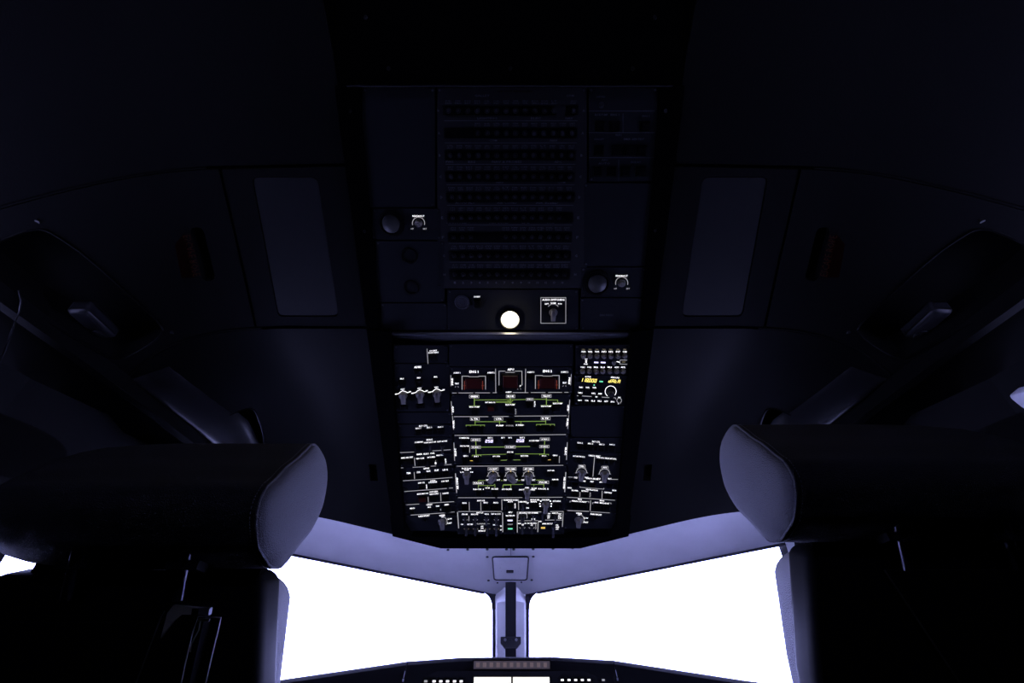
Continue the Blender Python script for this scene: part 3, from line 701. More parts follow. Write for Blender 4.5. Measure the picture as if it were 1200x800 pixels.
m.L([(557.6, 516.8), (557.8, 522)], 1, GR); m.L([(557.8, 525.4), (558, 532.6)], 1, GR); m.L([(563.6, 523.6), (591.6, 523.4)], .9, GR); m.L([(604.5, 523.1), (621, 522.9)], 1.1, GR); m.L([(638.4, 516), (638, 521.2)], 1, GR); m.L([(638, 524.6), (637.9, 532)], 1, GR)
m.L([(558.5, 532.6), (593, 531.9)], .7, GR); m.L([(603.6, 531.6), (637.9, 531.5)], .7, GR)
m.L([(553.4, 534.4), (553.4, 533), (563.6, 533), (563.6, 534.4)], .8, GR); m.L([(632.4, 533.2), (632.4, 532), (642.8, 532), (642.8, 533.2)], .8, GR)
m.L([(587, 539), (593.5, 538.8), (595.5, 537.6)], .9, GR); m.L([(600, 537.8), (602, 538.6), (609.6, 538.5)], .9, GR); m.L([(551, 539.5), (554, 539.5)], .9, E_AMBER); m.L([(642.2, 538.5), (645.2, 538.4)], .9, E_AMBER)
m.L([(550.4, 523.5), (550.4, 530)], .8); m.L([(655.6, 534), (655.4, 542)], .8)
for px, py, w_, h_ in ((544.6, 517.2, 8.5, 7), (544.8, 526.5, 8.5, 7), (545, 539.6, 8, 7.5), (558.6, 538.4, 8, 6.5), (582, 538.2, 8, 6.5), (593, 516, 8, 5.5), (598.3, 534.6, 9, 7), (614.6, 538, 8.4, 6.5), (627, 520.5, 9, 6.5), (637.6, 537.6, 8, 6.5), (650.8, 538.2, 8.2, 7.5)): m.B(px, py, w_, h_)
m.L([(531.9, 518.5), (532.8, 539.5)], .9); m.L([(664.8, 518), (663.8, 538.5)], .9); m.TV('ELEC', 533.7, 529.5, 2, 9); m.TV('ELEC', 662.9, 528.4, 2, 9, None, -90)
m.done()
m = Module('air_conditioning_panel', 'air conditioning panel with three temperature knobs in a row', PB, (533, 544.8, 665, 581.6))
m.L([(535.2, 545.9), (600, 545.6), (660, 544.9)], .9)
m.T('PACK FLOW', 546.8, 548.6, 11, 1.9); m.T('NORM', 546.8, 550.4, 5, 1.3); m.T('LO       HI', 546.8, 552.8, 15, 1.7)
m.K(546.9, 556.5, 4.8, 0, 2.1)
for t, px, w_, an in (('COCKPIT', 577.9, 12, -35), ('FWD CABIN', 598.6, 12.5, 40), ('AFT CABIN', 619.3, 12, 0)):
    m.BX(t, px, 549.2, w_, 3.3); m.L([(px, 550.9), (px, 552.6)], 1.1, E_AMBER); m.arc(px, 557.8, 6.2, 0, 180, .9)
    for a in (0, 35, 145, 180): m.L([(px+6*math.cos(R(a)), 557.8-6*math.sin(R(a))), (px+7.5*math.cos(R(a)), 557.8-7.5*math.sin(R(a)))], .8)
    m.T('COLD', px-6.6, 562, 3.6, 2); m.T('HOT', px+6.2, 562, 3.6, 2); m.K(px, 558.2, 5.4, an, 1.55)
m.L([(560.5, 562.6), (568.5, 562.6)], .8, GR); m.L([(587, 562.7), (589.5, 562.7)], .8, GR); m.L([(607, 562.7), (610, 562.6)], .8, GR); m.L([(628, 562.2), (637.2, 562), (637.2, 563)], .8, GR)
m.L([(560.6, 562.6), (560.6, 571.4)], .8, GR); m.BX('PACK', 560.4, 565.7, 12, 3); m.BX('PACK', 637, 564.8, 12, 3.1); m.L([(637.2, 566.4), (637.2, 571)], .9, GR)
m.L([(560.6, 568.6), (578, 568.5), (580, 567)], .8, GR); m.L([(571.4, 568.6), (571.4, 570.6)], .8, GR); m.L([(580, 568), (580, 571)], .8, GR); m.L([(589.4, 571.5), (589.4, 568.2), (598.6, 568), (598.6, 571.5)], .8, GR); m.L([(590, 567.5), (613, 567.3)], .8, GR); m.L([(625.6, 567.4), (625.6, 569.4)], .8, GR); m.L([(622, 567.4), (637, 567.3)], .8, GR)
for t, px, py, w_ in (('PACK 1', 560.7, 573, 12), ('HOT AIR', 571.4, 571.4, 5.2), ('ENG 1 BLEED', 580, 572.5, 8), ('APU BLEED', 594, 572.9, 12), ('ENG 2 BLEED', 626, 571.8, 6), ('PACK 2', 636.8, 572.4, 12), ('X BLEED', 617.5, 571.1, 5), ('SHUT', 611.3, 573.4, 6.5), ('OPEN', 624, 573.5, 5.5), ('HOT AIR', 645.7, 551, 8), ('RAM AIR', 650.8, 561.5, 7.5)): m.T(t, px, py, w_, 1.7)
m.K(617.8, 575.5, 4.6, 0, 2.1)
for px, py in ((561, 577), (580, 577.4), (597.5, 577), (637, 576.8), (645.8, 555), (650.5, 565.6)): m.B(px, py, 8.2, 6.8)
m.L([(533.8, 554.5), (535.2, 577)], 1.3); m.L([(663, 553), (661.8, 576)], 1.3); m.TV('AIR COND', 536, 566, 2.2, 14); m.TV('AIR COND', 661.2, 565.6, 2.2, 14, None, -90)
m.done()
m = Module('anti_ice_and_pressure_panel', 'anti-ice and cabin pressure strip with one tall ribbed selector', PB, (534.5, 582, 663.5, 598.2))
m.L([(537, 582.8), (580, 582.8)], .9); m.L([(583, 582.8), (612, 582.6)], .9); m.L([(621, 582.4), (659, 582.3)], .9)
for t, px, py, w_ in (('ANTI ICE', 563.5, 586.2, 9), ('WING', 544.1, 589, 5), ('ENG 1', 569.3, 588.6, 5), ('ENG 2', 581, 588.6, 5.5), ('PROBE/WINDOW HEAT', 599, 585.6, 17), ('AUTO', 598, 587.5, 6), ('CABIN PRESS', 612.5, 587.6, 10), ('UP', 618.3, 589, 3), ('DN', 618.3, 594.8, 3), ('MODE SEL', 627.1, 585.3, 11), ('MAN', 625.4, 587.5, 7), ('LDG ELEV', 639.5, 585.3, 9), ('DITCHING', 652.4, 586.8, 9)): m.T(t, px, py, w_, 1.7)
for q, a, b in ((549.8, 588, 598), (563.4, 588, 598), (588, 585, 597), (607.5, 586, 597)): m.L([(q, a), (q+.3, b)], .9)
m.L([(588, 585.4), (590, 585.4)], .8); m.TV('AUTO', 603.6, 592.3, 1.7, 6, None, -90)
for px, py, w_ in ((544, 593.8, 8), (569.5, 593.8, 8), (581, 593.8, 8), (597.8, 592.6, 8), (625.6, 592.3, 9), (652.2, 592.8, 9)): m.B(px, py, w_, 6.2)
m.TG(612.3, 590, 3, 6); m.K(639.3, 591, 4.6, 0, 2.2)
for a in (-20, 5, 35, 145, 175, 200): m.LAMP(639.4+6.8*math.cos(R(a)), 590.5-6.5*math.sin(R(a)), 1.5, 1.1, E_WHITE, 'scale_dot')
m.done()
m = Module('exterior_light_panel', 'exterior light switch panel at the lower left of the centre column', PB, (535.6, 598.6, 589.8, 626))
m.L([(536.8, 599), (588, 599)], .9); m.L([(536.2, 600), (537.5, 618.5)], 1.3); m.L([(589, 600.5), (589.2, 623)], 1.2)
for t, px, py, w_ in (('EXT LT', 562.5, 600.4, 8), ('STROBE', 544.6, 602.2, 7), ('BEACON', 556, 602.2, 8), ('WING', 570.2, 602, 5), ('NAV & LOGO', 581.3, 601.8, 11), ('ON', 541.4, 614, 2.6), ('RWY TURN', 550.8, 614, 6.5), ('LAND', 565.3, 613.3, 12), ('OFF', 564.9, 616.4, 3), ('ON', 564.9, 618.6, 3.2), ('RETRACT', 564.9, 621.6, 8.2), ('NOSE', 580.5, 614.6, 5), ('TAXI', 587, 616, 2.2), ('OFF', 587, 620.5, 2.2)): m.T(t, px, py, w_, 1.6, E_WHITE if px not in (565.3,) else E_LINE)
m.L([(549.5, 604.5), (549.5, 610)], .9); m.L([(558.5, 613.3), (574, 613.3)], .5)
for q in (545.3, 557, 570, 581.7): m.TG(q, 606.5, 3, 7); m.arc(q, 606.5, 3.2, 215, 235, .7); m.arc(q, 606.5, 3.2, 305, 325, .7)
for q in (546.6, 557.3, 571.4, 581.7):
    m.TG(q, 618.5, 3, 7); m.L([(q-3, 619), (q-2, 620)], .7, E_AMBERD); m.L([(q+2, 620), (q+3, 619)], .7, E_AMBERD)
m.done()
m = Module('apu_panel', 'narrow start panel with one violet and one green lit key', PB, (590, 598.6, 605.2, 626))
m.T('APU', 597.9, 599.9, 4.5, 1.9); m.T('MASTER SW', 598.1, 603.8, 10.5, 1.7); m.T('START', 597.9, 614.2, 6, 1.7, E_LINE)
m.B(597.7, 608.3, 10, 6.5, E_VIOLET); m.B(597.9, 618, 9, 6.5, E_CYAN); m.done()
m = Module('interior_light_panel', 'interior light and cabin signs panel with a ribbed dimmer knob', PB, (605.4, 598.6, 661.6, 626))
m.L([(606.2, 623.5), (606.2, 599.6), (634, 599.4)], 1.1); m.L([(645, 599.1), (660, 598.9), (659, 616.8)], 1); m.L([(606, 609.8), (631, 609.6)], .9); m.L([(639, 609), (658.6, 608.9)], 1); m.L([(630.6, 611.5), (630.2, 623)], 1.2)
for t, px, py, w_ in (('OVHD INTEG LT', 613, 600.8, 11), ('DOME', 625, 600.6, 11), ('DIM', 625, 607.8, 4), ('STBY', 643.6, 601.6, 3.2), ('COMPASS', 642.8, 604.2, 3.6), ('OFF', 642.6, 606.4, 3), ('ANN LT', 650.5, 600.8, 7), ('TEST', 656, 601.8, 3.8), ('BRT', 656, 604.2, 3.8), ('DIM', 656, 606.6, 3.8), ('SEAT BELTS', 611.8, 612.9, 10), ('NO SMOKING', 623.5, 612.7, 10.5), ('ON', 612.3, 614.6, 2.6), ('ON', 623, 614.8, 2.6), ('EMER EXIT LT', 641.5, 613.2, 12), ('ON', 652.6, 614.8, 3), ('ARM', 653, 617.2, 4), ('OFF', 652.8, 619.6, 3.2), ('SIGNS', 633.4, 610.6, 4.4)): m.T(t, px, py, w_, 1.6)
m.arc(612.3, 605, 5.4, -20, 200, .9); m.K(612.3, 605, 4, 0, 1.6, M_KNOBD, False)
m.LAMP(636.4, 618.1, 4.8, 1.9, E_AMBER); m.TV('AUTO', 627.8, 617, 1.6, 6, E_LINE, -90)
for q, yq in ((624.7, 603), (650.5, 603.5), (612, 617), (623, 617), (635.5, 603.5)): m.TG(q, yq, 2.8, 6.5)
m.TG(648, 618, 3.2, 11)
for q in (612, 623): m.L([(q-3.4, 617.5), (q-2, 618.8)], .7); m.L([(q+2, 618.8), (q+3.4, 617.5)], .7); m.LAMP(q, 622.6, 1.5, 1.2, E_LINE, 'scale_dot')
m.done()

# ================================================================== forward overhead, left column
P = PL
m = Module('video_panel', 'small top left panel with one lit caption over a dark button', P, (461, 404, 525, 425.5))
m.L([(500.4, 408.6), (501.6, 426)], .9); m.T('COCKPIT', 507.6, 410.7, 9, 1.8); m.T('DOOR VIDEO', 508, 412.9, 12, 1.8); m.B(508, 418.3, 9.5, 8); m.done()
m = Module('adirs_panel', 'left column navigation reference panel with three grey rotary knobs in a row', P, (462, 426, 527, 482.3))
m.T('ADIRS', 489.5, 429.8, 8.5, 2.4, bold=.05); m.B(489.5, 435.2, 9, 4)
for i in range(3):
    dx = 19.75*i; dy = -1.15*i
    m.T('IR%d' % (1, 3, 2)[i], 471+dx, 443.5+dy, 4, 1.7); m.B(471+dx, 449.2+dy, 9.5, 7)
    m.T('NAV', 472+dx, 455.8+dy, 4.6, 1.6); m.L([(472, 457.2+dy), (472, 457.2+dy)], .8)
    m.L([(462.6+dx, 461.8+dy), (467.2+dx, 460.9+dy), (469.5+dx, 458.8+dy), (472+dx, 457.6+dy), (474.8+dx, 458.4+dy), (477.7+dx, 459.9+dy), (481.3+dx, 458.5+dy)], 1.0, E_WHITE)
    m.T('OFF', 463.6+dx, 461.7+dy, 3.2, 1.7); m.T('ATT', 480.2+dx, 458.9+dy, 3, 1.7); m.K(472.4+dx, 463.2+dy, 5.2, 0, 1.9)
    m.B(473+dx, 476.5+dy, 9, 5)
m.done()
m = Module('cover_panel', 'thin blank panel under the three rotary knobs of the left column', P, (464.5, 482.8, 529, 496.5)); m.done()
m = Module('flight_control_panel', 'left flight control panel with three dark buttons under tiny captions', P, (466, 497, 530, 511.8))
m.T('FLT CTL', 496.1, 498.7, 10, 1.9)
for t, px, py in (('ELAC 1', 490.2, 501.5), ('SEC 1', 503, 500.6), ('FAC 1', 516, 499.9)): m.T(t, px, py, 6, 1.6)
for px, py in ((490.5, 506.3), (503.3, 505.6), (516.2, 504.8)): m.B(px, py, 8.6, 6)
m.done()
m = Module('evacuation_panel', 'evacuation command panel with one pale round toggle', P, (467.2, 512.2, 531, 530.2))
m.T('EVAC', 503.4, 514.9, 7, 1.9)
for t, px, py, w_ in (('COMMAND', 490.9, 517.7, 10), ('HORN SHUT OFF', 504, 518, 14), ('CAPT & PURS', 518.1, 516.8, 12)): m.T(t, px, py, w_, 1.7)
m.B(490.5, 523.5, 9, 7); m.TG(504, 522, 3, 5); m.TG(518.3, 523, 4, 8)
m.L([(468.8, 530), (485, 529.3)], .9); m.L([(507, 528), (528, 526.6)], .9); m.done()
m = Module('emergency_power_panel', 'emergency electrical power panel with dotted left edge line', P, (468.5, 530.5, 532, 546.8))
for t, px, py, w_ in (('EMER', 491.6, 531.9, 6.5), ('ELEC', 499.5, 531.4, 6), ('PWR', 507, 530.8, 5), ('EMER GEN TEST', 477.2, 535.8, 14), ('GEN 1 LINE', 492.3, 536.8, 9.5), ('RAT & EMER', 505.4, 535.3, 9), ('MAN ON', 515.3, 533, 7.5)): m.T(t, px, py, w_, 1.7)
m.L([(485.6, 536), (486.4, 545.5)], .9); m.TV('AUTO', 522.2, 540, 1.7, 6, E_WHITE, -90); m.LAMP(510.5, 542.4, 1.6, 2.2, E_WHITE); m.L([(510.5, 539), (510.5, 542)], .6)
for px, py, w_ in ((477.5, 541.2, 11), (493, 541.4, 9.5), (504.5, 540.6, 8.5), (515.8, 538.8, 8.5)): m.B(px, py, w_, 6.8)
m.L([(483.7, 547.2), (498, 546.6)], .9); m.L([(505, 546), (510.9, 545.6)], .9); m.L([(521, 544.4), (529, 543.8)], .9); m.L([(469.8, 548), (472.5, 547.8)], .9); m.done()
m = Module('ground_proximity_panel', 'ground proximity panel with five dark buttons in one row', P, (470, 547.3, 533, 561.8))
m.T('GPWS', 499.6, 548.6, 7, 2)
for t, px, py, w_ in (('TERR', 478.8, 554, 5), ('SYS', 490.5, 553, 4), ('G/S', 502, 551.7, 5), ('FLAP', 511.8, 550.6, 5), ('LDG', 521.8, 550, 6)): m.T(t, px, py, w_, 2)
m.L([(485.3, 553), (485.9, 561)], .9)
for px, py in ((479.3, 558.6), (490.9, 557.6), (502, 556.8), (512, 556), (522.3, 555.2)): m.B(px, py, 8, 5.6)
m.L([(472.5, 563), (505, 561), (530, 559)], 1); m.done()
m = Module('recorder_panel', 'recorder panel with three buttons just forward of the five button row', P, (471.3, 562.2, 534, 575))
for t, px, py, w_ in (('RCDR', 507.5, 562.9, 6), ('GND CTL', 493.8, 565.3, 8), ('CVR ERASE', 507, 564.7, 10), ('CVR TEST', 521.5, 563.4, 9)): m.T(t, px, py, w_, 1.7)
m.TV('ON', 499.9, 569.6, 1.6, 5, E_WHITE, -90)
for px, py in ((494, 570), (508, 569), (521.8, 568)): m.B(px, py, 8.6, 5.2)
m.L([(474, 575.6), (523.5, 572)], 1); m.L([(526.3, 571.6), (530.7, 571.3)], 1); m.done()
m = Module('oxygen_panel', 'oxygen panel with a dark red guarded switch', P, (472.6, 575.4, 535, 589.8))
for t, px, py, w_ in (('OXYGEN', 508, 575.8, 10), ('MASK MAN ON', 495.3, 578.1, 13), ('CREW SUPPLY', 508.7, 578.4, 11), ('PASSENGER', 522.2, 577.6, 7)): m.T(t, px, py, w_, 1.7)
m.L([(501.6, 582), (502, 588)], .9, E_LINE); m.L([(516.2, 577), (516.8, 587)], .9); m.B(495, 584.4, 10, 6.5, None, M_RED); m.B(508.2, 584.2, 10.5, 6); m.B(523, 582.8, 8, 5.8)
m.L([(475.8, 591.2), (491, 590.2)], 1); m.L([(501.5, 589.3), (532, 587.4)], 1); m.done()
m = Module('call_panel', 'crew call panel with a large black emergency button', P, (474, 590.2, 536, 602.4))
for t, px, py, w_ in (('CALLS', 503, 590.9, 7), ('MECH', 483.2, 595.2, 5.5), ('ALL', 503, 593.6, 4), ('FWD', 513, 592.7, 4), ('EMER', 523.5, 590.9, 5)): m.T(t, px, py, w_, 1.7)
for px, py in ((483.3, 598.8), (503.5, 597.4), (513.8, 596.4)): m.B(px, py, 4.5, 3.8)
m.B(524, 596.2, 9.5, 7.5); m.LAMP(516.2, 596.8, 1.2, 1.8, E_LINE); m.L([(481.5, 603.2), (521.8, 600.5)], 1); m.L([(526.5, 599.8), (532.5, 599.4)], 1); m.done()
m = Module('wiper_panel', 'left wiper panel with one knob at the forward end of the left column', P, (475, 602.8, 537, 622))
m.T('RAIN RPLNT', 497, 604.1, 13, 1.9); m.T('WIPER', 518.2, 603.6, 7, 1.9); m.T('OFF', 518.4, 605.3, 3, 1.3); m.B(498, 609, 4, 3)
m.arc(518, 611, 6, -35, 80, .9); m.T('SLOW', 527, 607.6, 5, 1.7); m.T('FAST', 527, 612.6, 5, 1.7); m.K(518, 611, 4.9, 0, 1.8); m.done()

# ================================================================== forward overhead, right column
P = PR
m = Module('audio_control_panel', 'audio control panel with two rows of seven small round knobs', P, (674, 404, 740, 439))
xs1 = (683.7, 691.6, 699.6, 707.8, 715.9, 724.3, 732.2); xs2 = (682.7, 690.6, 698.5, 706.4, 714.5, 722.6, 730.1)
n1 = ('VHF1', 'VHF2', 'VHF3', 'HF1', 'HF2', 'INT', 'CAB'); n2 = ('VOR1', 'VOR2', 'MKR', 'ILS', 'MLS', 'ADF1', 'ADF2')
for i in range(7):
    m.T('CALL', xs1[i], 409.2, 4, 1.5, E_AMBERD); m.T(n1[i], xs1[i], 411.9, 5, 1.9); m.K(xs1[i], 416.8, 3.1, 0, 1, None, False, .010, False)
    m.T(n2[i], xs2[i], 430, 5, 1.8); m.K(xs2[i], 434.6, 3.0, 0, 1, None, False, .010, False)
m.T('INT', 687, 420.6, 3, 1.4); m.LAMP(686.9, 423.3, 1.8, 2.6, E_WHITE); m.T('RAD', 686.6, 426.2, 4.6, 1.5)
m.LAMP(698.7, 424.4, 5, 1.5, E_VIOLET); m.LAMP(706.8, 424.5, 5.6, 1.5, E_VIOLET); m.K(719.3, 424.8, 2.4, 0, 1, None, False, .009, False); m.L([(722.8, 423.4), (726, 424.2)], 1.2, E_WHITE)
m.L([(734.6, 421.8), (727, 421.6), (726.4, 422.5), (726.4, 426.3), (734.8, 426.6)], .9); m.T('RESET', 731, 424, 4, 1.4, E_AMBERD); m.done()
m = Module('radio_panel', 'radio tuning panel with yellow frequency readouts and a ring knob', P, (673, 439.5, 738.5, 474.5))
m.T('ACTIVE', 689, 441.2, 7, 1.7); m.T('STBY/CRS', 720.8, 442.1, 10, 1.8)
m.LAMP(689.6, 445.3, 23, 5.6, M_BLACK, 'readout_window', .0003); m.LAMP(720.2, 446.2, 17, 5.6, M_BLACK, 'readout_window', .0003)
m.SEG('118.000', 689.8, 445.3, 18.5, 4.1, E_YELLOW, .22, .15); m.SEG('dAtA', 720, 446.3, 13.5, 3.8, E_YELLOW, .22, .15)
m.LAMP(704.5, 446.8, 4.2, 1.4, E_CYAN); m.LAMP(696.3, 450.9, 1.3, 1.5, E_CYAN)
for t, px, py in (('VHF1', 680.7, 453.6), ('VHF2', 688.5, 453.8), ('VHF3', 696.5, 454), ('HF1', 680, 460), ('HF2', 695.6, 460.6), ('AM', 703, 461), ('NAV', 679.6, 468.8), ('VOR', 687.5, 469), ('ILS', 695.2, 469.4), ('MLS', 702.7, 469.6), ('ADF', 710.2, 469.9), ('BFO', 717.9, 470.5)):
    m.T(t, px, py, 4.4, 1.8); 
    m.B(px, py+3.1, 4.8, 2.8)
m.L([(676.3, 463.4), (697, 464.5), (713.8, 465.6)], 1.1); m.L([(719, 465.8), (721.4, 466), (721.5, 467.4)], .9); m.T('NAV', 698, 464.7, 4, 1.8)
m.arc(715.6, 458.4, 6.5, -40, 235, .9, E_WHITE); m.K(715.7, 459.4, 5, 0, 1, M_KNOBD, False, .014, False); m.arc(725.6, 469, 2.8, 0, 360, .9); m.T('ON', 725.6, 465.3, 3, 1.6); m.T('OFF', 725.4, 472.8, 3, 1.6); m.TG(725.7, 468.4, 1.8, 3); m.done()
m = Module('cover_panel', 'large blank square cover panel forward of the yellow radio readouts', P, (669, 475, 734, 512)); m.done()
m = Module('flight_control_panel', 'right flight control panel with four dark buttons in a row', P, (667, 512.5, 731.5, 529.8))
m.T('FLT CTL', 698.6, 517.3, 9, 1.9)
for t, px, py in (('ELAC 2', 679.9, 518.6), ('SEC 2', 692, 519.4), ('SEC 3', 705.2, 520.4), ('FAC 2', 717.4, 520.6)): m.T(t, px, py, 6.2, 1.6)
for px, py in ((679.5, 523.6), (691.8, 524.4), (704.4, 525), (716.9, 525.7)): m.B(px, py, 8.8, 6)
m.done()
m = Module('cargo_heat_panel', 'cargo heat panel with two grey rotary knobs in the right column', P, (665.5, 530.2, 729.5, 561.8))
m.T('CARGO HEAT', 696.5, 533.8, 14, 1.9); m.T('HOT AIR FWD ISOL', 678.5, 534.5, 14, 1.7); m.T('FWD ISOL VALVE AFT ISOL', 711, 536.6, 23, 1.8)
m.L([(696.8, 535), (695.8, 546), (694.8, 558)], 1)
for t, px, py in (('FWD', 681.9, 546, ), ('AFT', 708.9, 547.4)):
    m.BX(t, px, py, 7.4, 2.9); m.arc(px-.4, py+7.8, 6.2, 0, 180, .9); m.K(px-.4, py+8, 5.2, 0, 1.75)
    for a in (0, 45, 135, 180): m.L([(px-.4+6*math.cos(R(a)), py+7.8-6*math.sin(R(a))), (px-.4+7.3*math.cos(R(a)), py+7.8-7.3*math.sin(R(a)))], .8)
    m.T('COLD', px-7.2, py+13.2, 4.2, 2); m.T('HOT', px+5.6, py+13.2, 4, 2)
m.L([(666, 558.6), (671, 558.8)], 1); m.L([(716, 561.3), (724, 561.4)], 1); m.T('CARGO SMOKE', 694, 560.5, 14, 2)
for px, py, w_ in ((678.5, 539, 8), (705, 540.5, 8), (716.5, 541.5, 8)): m.B(px, py, w_, 5)
m.done()
m = Module('cargo_smoke_panel', 'cargo smoke and ventilation panel with small captions and dark buttons', P, (663.5, 562.2, 728, 583))
for t, px, py, w_ in (('FWD', 684.4, 563.4, 4), ('TEST', 693.7, 564, 4.2), ('AFT', 704.3, 564.6, 4), ('DISCH', 667.5, 571.2, 4.5), ('DISCH', 719.8, 574.3, 4.5), ('VENTILATION', 693.4, 573.7, 14), ('BLOWER', 673.8, 574.4, 7.5), ('EXTRACT', 685.6, 575, 8), ('CAB FANS', 712.4, 576.8, 9)): m.T(t, px, py, w_, 1.7)
m.L([(679.6, 569.6), (679.6, 570.6), (707.5, 572.8), (707.7, 571.6)], .9)
for q, a, b in ((679.5, 576, 582), (691.5, 576, 583)): m.TV('AUTO', q, (a+b)/2, 1.6, 6, E_LINE, -90)
m.L([(705.6, 575), (705.4, 584)], .9)
for px, py in ((674, 567.4), (694, 568), (714, 569)): m.B(px, py, 9, 4.2)
for px, py in ((673.8, 578.6), (685.6, 579), (712.6, 580.6)): m.B(px, py, 8, 5.2)
m.L([(664.7, 582.3), (690, 583.8), (720.6, 585.8)], 1); m.done()
m = Module('engine_start_panel', 'engine manual start panel with four dark square buttons', P, (662, 583.4, 725.5, 599.4))
m.T('ENG', 679.5, 584.6, 4.5, 1.7); m.T('ENG', 705.5, 586.3, 5, 1.7)
for a, b, yy, t in ((668, 690, 587.2, 'MAN START'), (694.5, 716, 589, 'N1 MODE')): m.T(t, (a+b)/2, yy, b-a-5, 1.7); m.L([(a, yy+1.2), (a, yy-.4), (a+2.4, yy-.4)], .8); m.L([(b-2.4, yy), (b, yy), (b, yy+1.4)], .8)
m.L([(692.2, 586), (691.6, 598)], 1)
for px, py in ((673.4, 592.4), (684.6, 592.9), (699.8, 594), (711, 594.6)): m.B(px, py, 9, 6.6)
m.L([(663.7, 597.8), (690, 598.8)], 1.1); m.L([(692, 599.2), (714.5, 600.6)], .8); m.done()
m = Module('wiper_panel', 'right wiper panel with one knob at the forward end of the right column', P, (660.5, 599.8, 724, 619.5))
m.T('WIPER', 678.6, 601.2, 7, 1.8); m.T('OFF', 678.5, 602.9, 3, 1.3); m.T('RAIN RPLNT', 698.6, 602.4, 13, 1.8); m.arc(678.3, 608.6, 6.2, -40, 75, .9); m.T('SLOW', 686.6, 606.6, 5.2, 1.7); m.T('FAST', 686.6, 611.6, 5.2, 1.7); m.B(697.5, 606.6, 4, 3); m.K(678.3, 608.8, 5, 0, 1.75); m.done()

# placard lettering on the lining beside the rope slots
for sg in (-1, 1):
    a = Vector(onceil(219, 275)); b = Vector(onceil(231, 323)); 
    vs, fs, _ = textmesh('ESCAPE ROPE', .0); d = b-a; Ln = d.length; d.normalize(); nn = Vector((-d.y, d.x))
    mb = MB(); pts = []
    for x, y in vs:
        q = a+d*(x+.5)*Ln + nn*(-y)*.014*(-1)
        pts.append((q.x*(-sg), q.y, H(q.x, q.y)-.0008))
    if sg > 0:                                       # mirrored side reads the other way up
        pts = []
        for x, y in vs:
            q = a+d*(.5-x)*Ln + nn*(-y)*.014
            pts.append((-q.x, q.y, H(q.x, q.y)-.0008))
    else:
        pts = [(-p[0]*-1 if False else p[0], p[1], p[2]) for p in [(q0[0], q0[1], q0[2]) for q0 in pts]]
    mb.add(pts, fs); obj('placard_lettering', mb, M_PRINTT, ceiling, smooth=None)

# ================================================================== windshield frame, windows, walls
WT0 = Vector((.060, 1.650, 1.262)); WT1 = Vector((.547, 1.403, 1.310)); WT2 = Vector((.752, 1.302, 1.330))
def hp(x):                                           # window head line, Y and Z for a given |X|
    x = abs(x)
    if x <= .547: t = (x-.06)/.487; return Vector((x, 1.650-.247*t, 1.262+.048*t))
    t = (x-.547)/.205; return Vector((x, 1.403-.101*t, 1.310+.020*t))
def ce(x):                                           # front edge of the ceiling
    x = abs(x); y = yfront(x); return Vector((x, y, H(min(x, .68), min(y, 1.30))-SL*max(0, y-1.30)+.004)) if x > .19 else Vector((x, y, Zc(y)+.004))
for sg in (-1, 1):
    mb = MB(); xs = [0, .03, .06, .12, .18, .25, .33, .42, .5, .547, .60, .65, .70, .752]
    rs = []
    for x in xs:
        a = ce(x); b = hp(max(x, .0)); 
        if x > .70: a = ce(.70)+Vector((x-.70, -.06*(x-.7)/.052, 0))
        m_ = a.lerp(b, .5)+Vector((0, 0, .006))
        q = [a, a.lerp(b, .25)+Vector((0, 0, .004)), m_, a.lerp(b, .8)+Vector((0, 0, .004)), b]
        up = [p+Vector((0, .01, .03)) for p in q[::-1]]
        rs.append([Vector((p.x*sg, p.y, p.z)) for p in q+up])
    mb.rings(rs); hd = obj('trim_%d' % (1 if sg < 0 else 2), mb, M_HEAD, kind='structure', label='pale painted window header plate on the %s of the centre post' % ('left' if sg < 0 else 'right'), smooth=40)
    # dark seal along the head of the glass
    mb = MB(); mb.tube([Vector((sg*x, hp(x).y+.002, hp(x).z-.002)) for x in (.085, .2, .3, .4, .5, .547, .6, .68, .75)], .0042, 8); obj('window_seal', mb, M_SEAL, hd)
    # windshield glass, leaning back
    out = Vector((.44*0+.41, .91, 0)).normalized(); out = Vector((.35, .94, 0))
    def low(p, k=1): return p+out*(.30*k)+Vector((0, 0, -.40*k))
    mb = MB(); q = [WT0+Vector((0, .004, .02)), WT1+Vector((0, .004, .02)), WT2+Vector((0, .004, .02)), low(WT2), low(WT1), low(WT0)]
    q = [Vector((p.x*sg, p.y, p.z)) for p in q]; mb.prism(q, (0, .006, 0))
    g = obj('window_%d' % (1 if sg < 0 else 2), mb, M_GLASS, kind='structure', label='bright %s windshield pane' % ('left' if sg < 0 else 'right'), smooth=None)
    # round corner gusset by the post
    mb = MB(); c0 = Vector((.058, 1.650, 1.262)); pts = [c0+Vector((-.01, 0, .006)), hp(.10)+Vector((0, 0, .003))]
    for i in range(7):
        t = i/6; p = hp(.092)*(1-t)**2+Vector((.060, 1.655, 1.258))*2*t*(1-t)+(Vector((.060, 1.652, 1.222))+Vector((0, .03, 0)))*t*t; pts.append(p)
    pts.append(Vector((.048, 1.68, 1.222)))
    mb.prism([Vector((p.x*sg, p.y, p.z)) for p in pts], (0, .006, 0)); obj('corner_seal', mb, M_SEAL, hd, smooth=None)
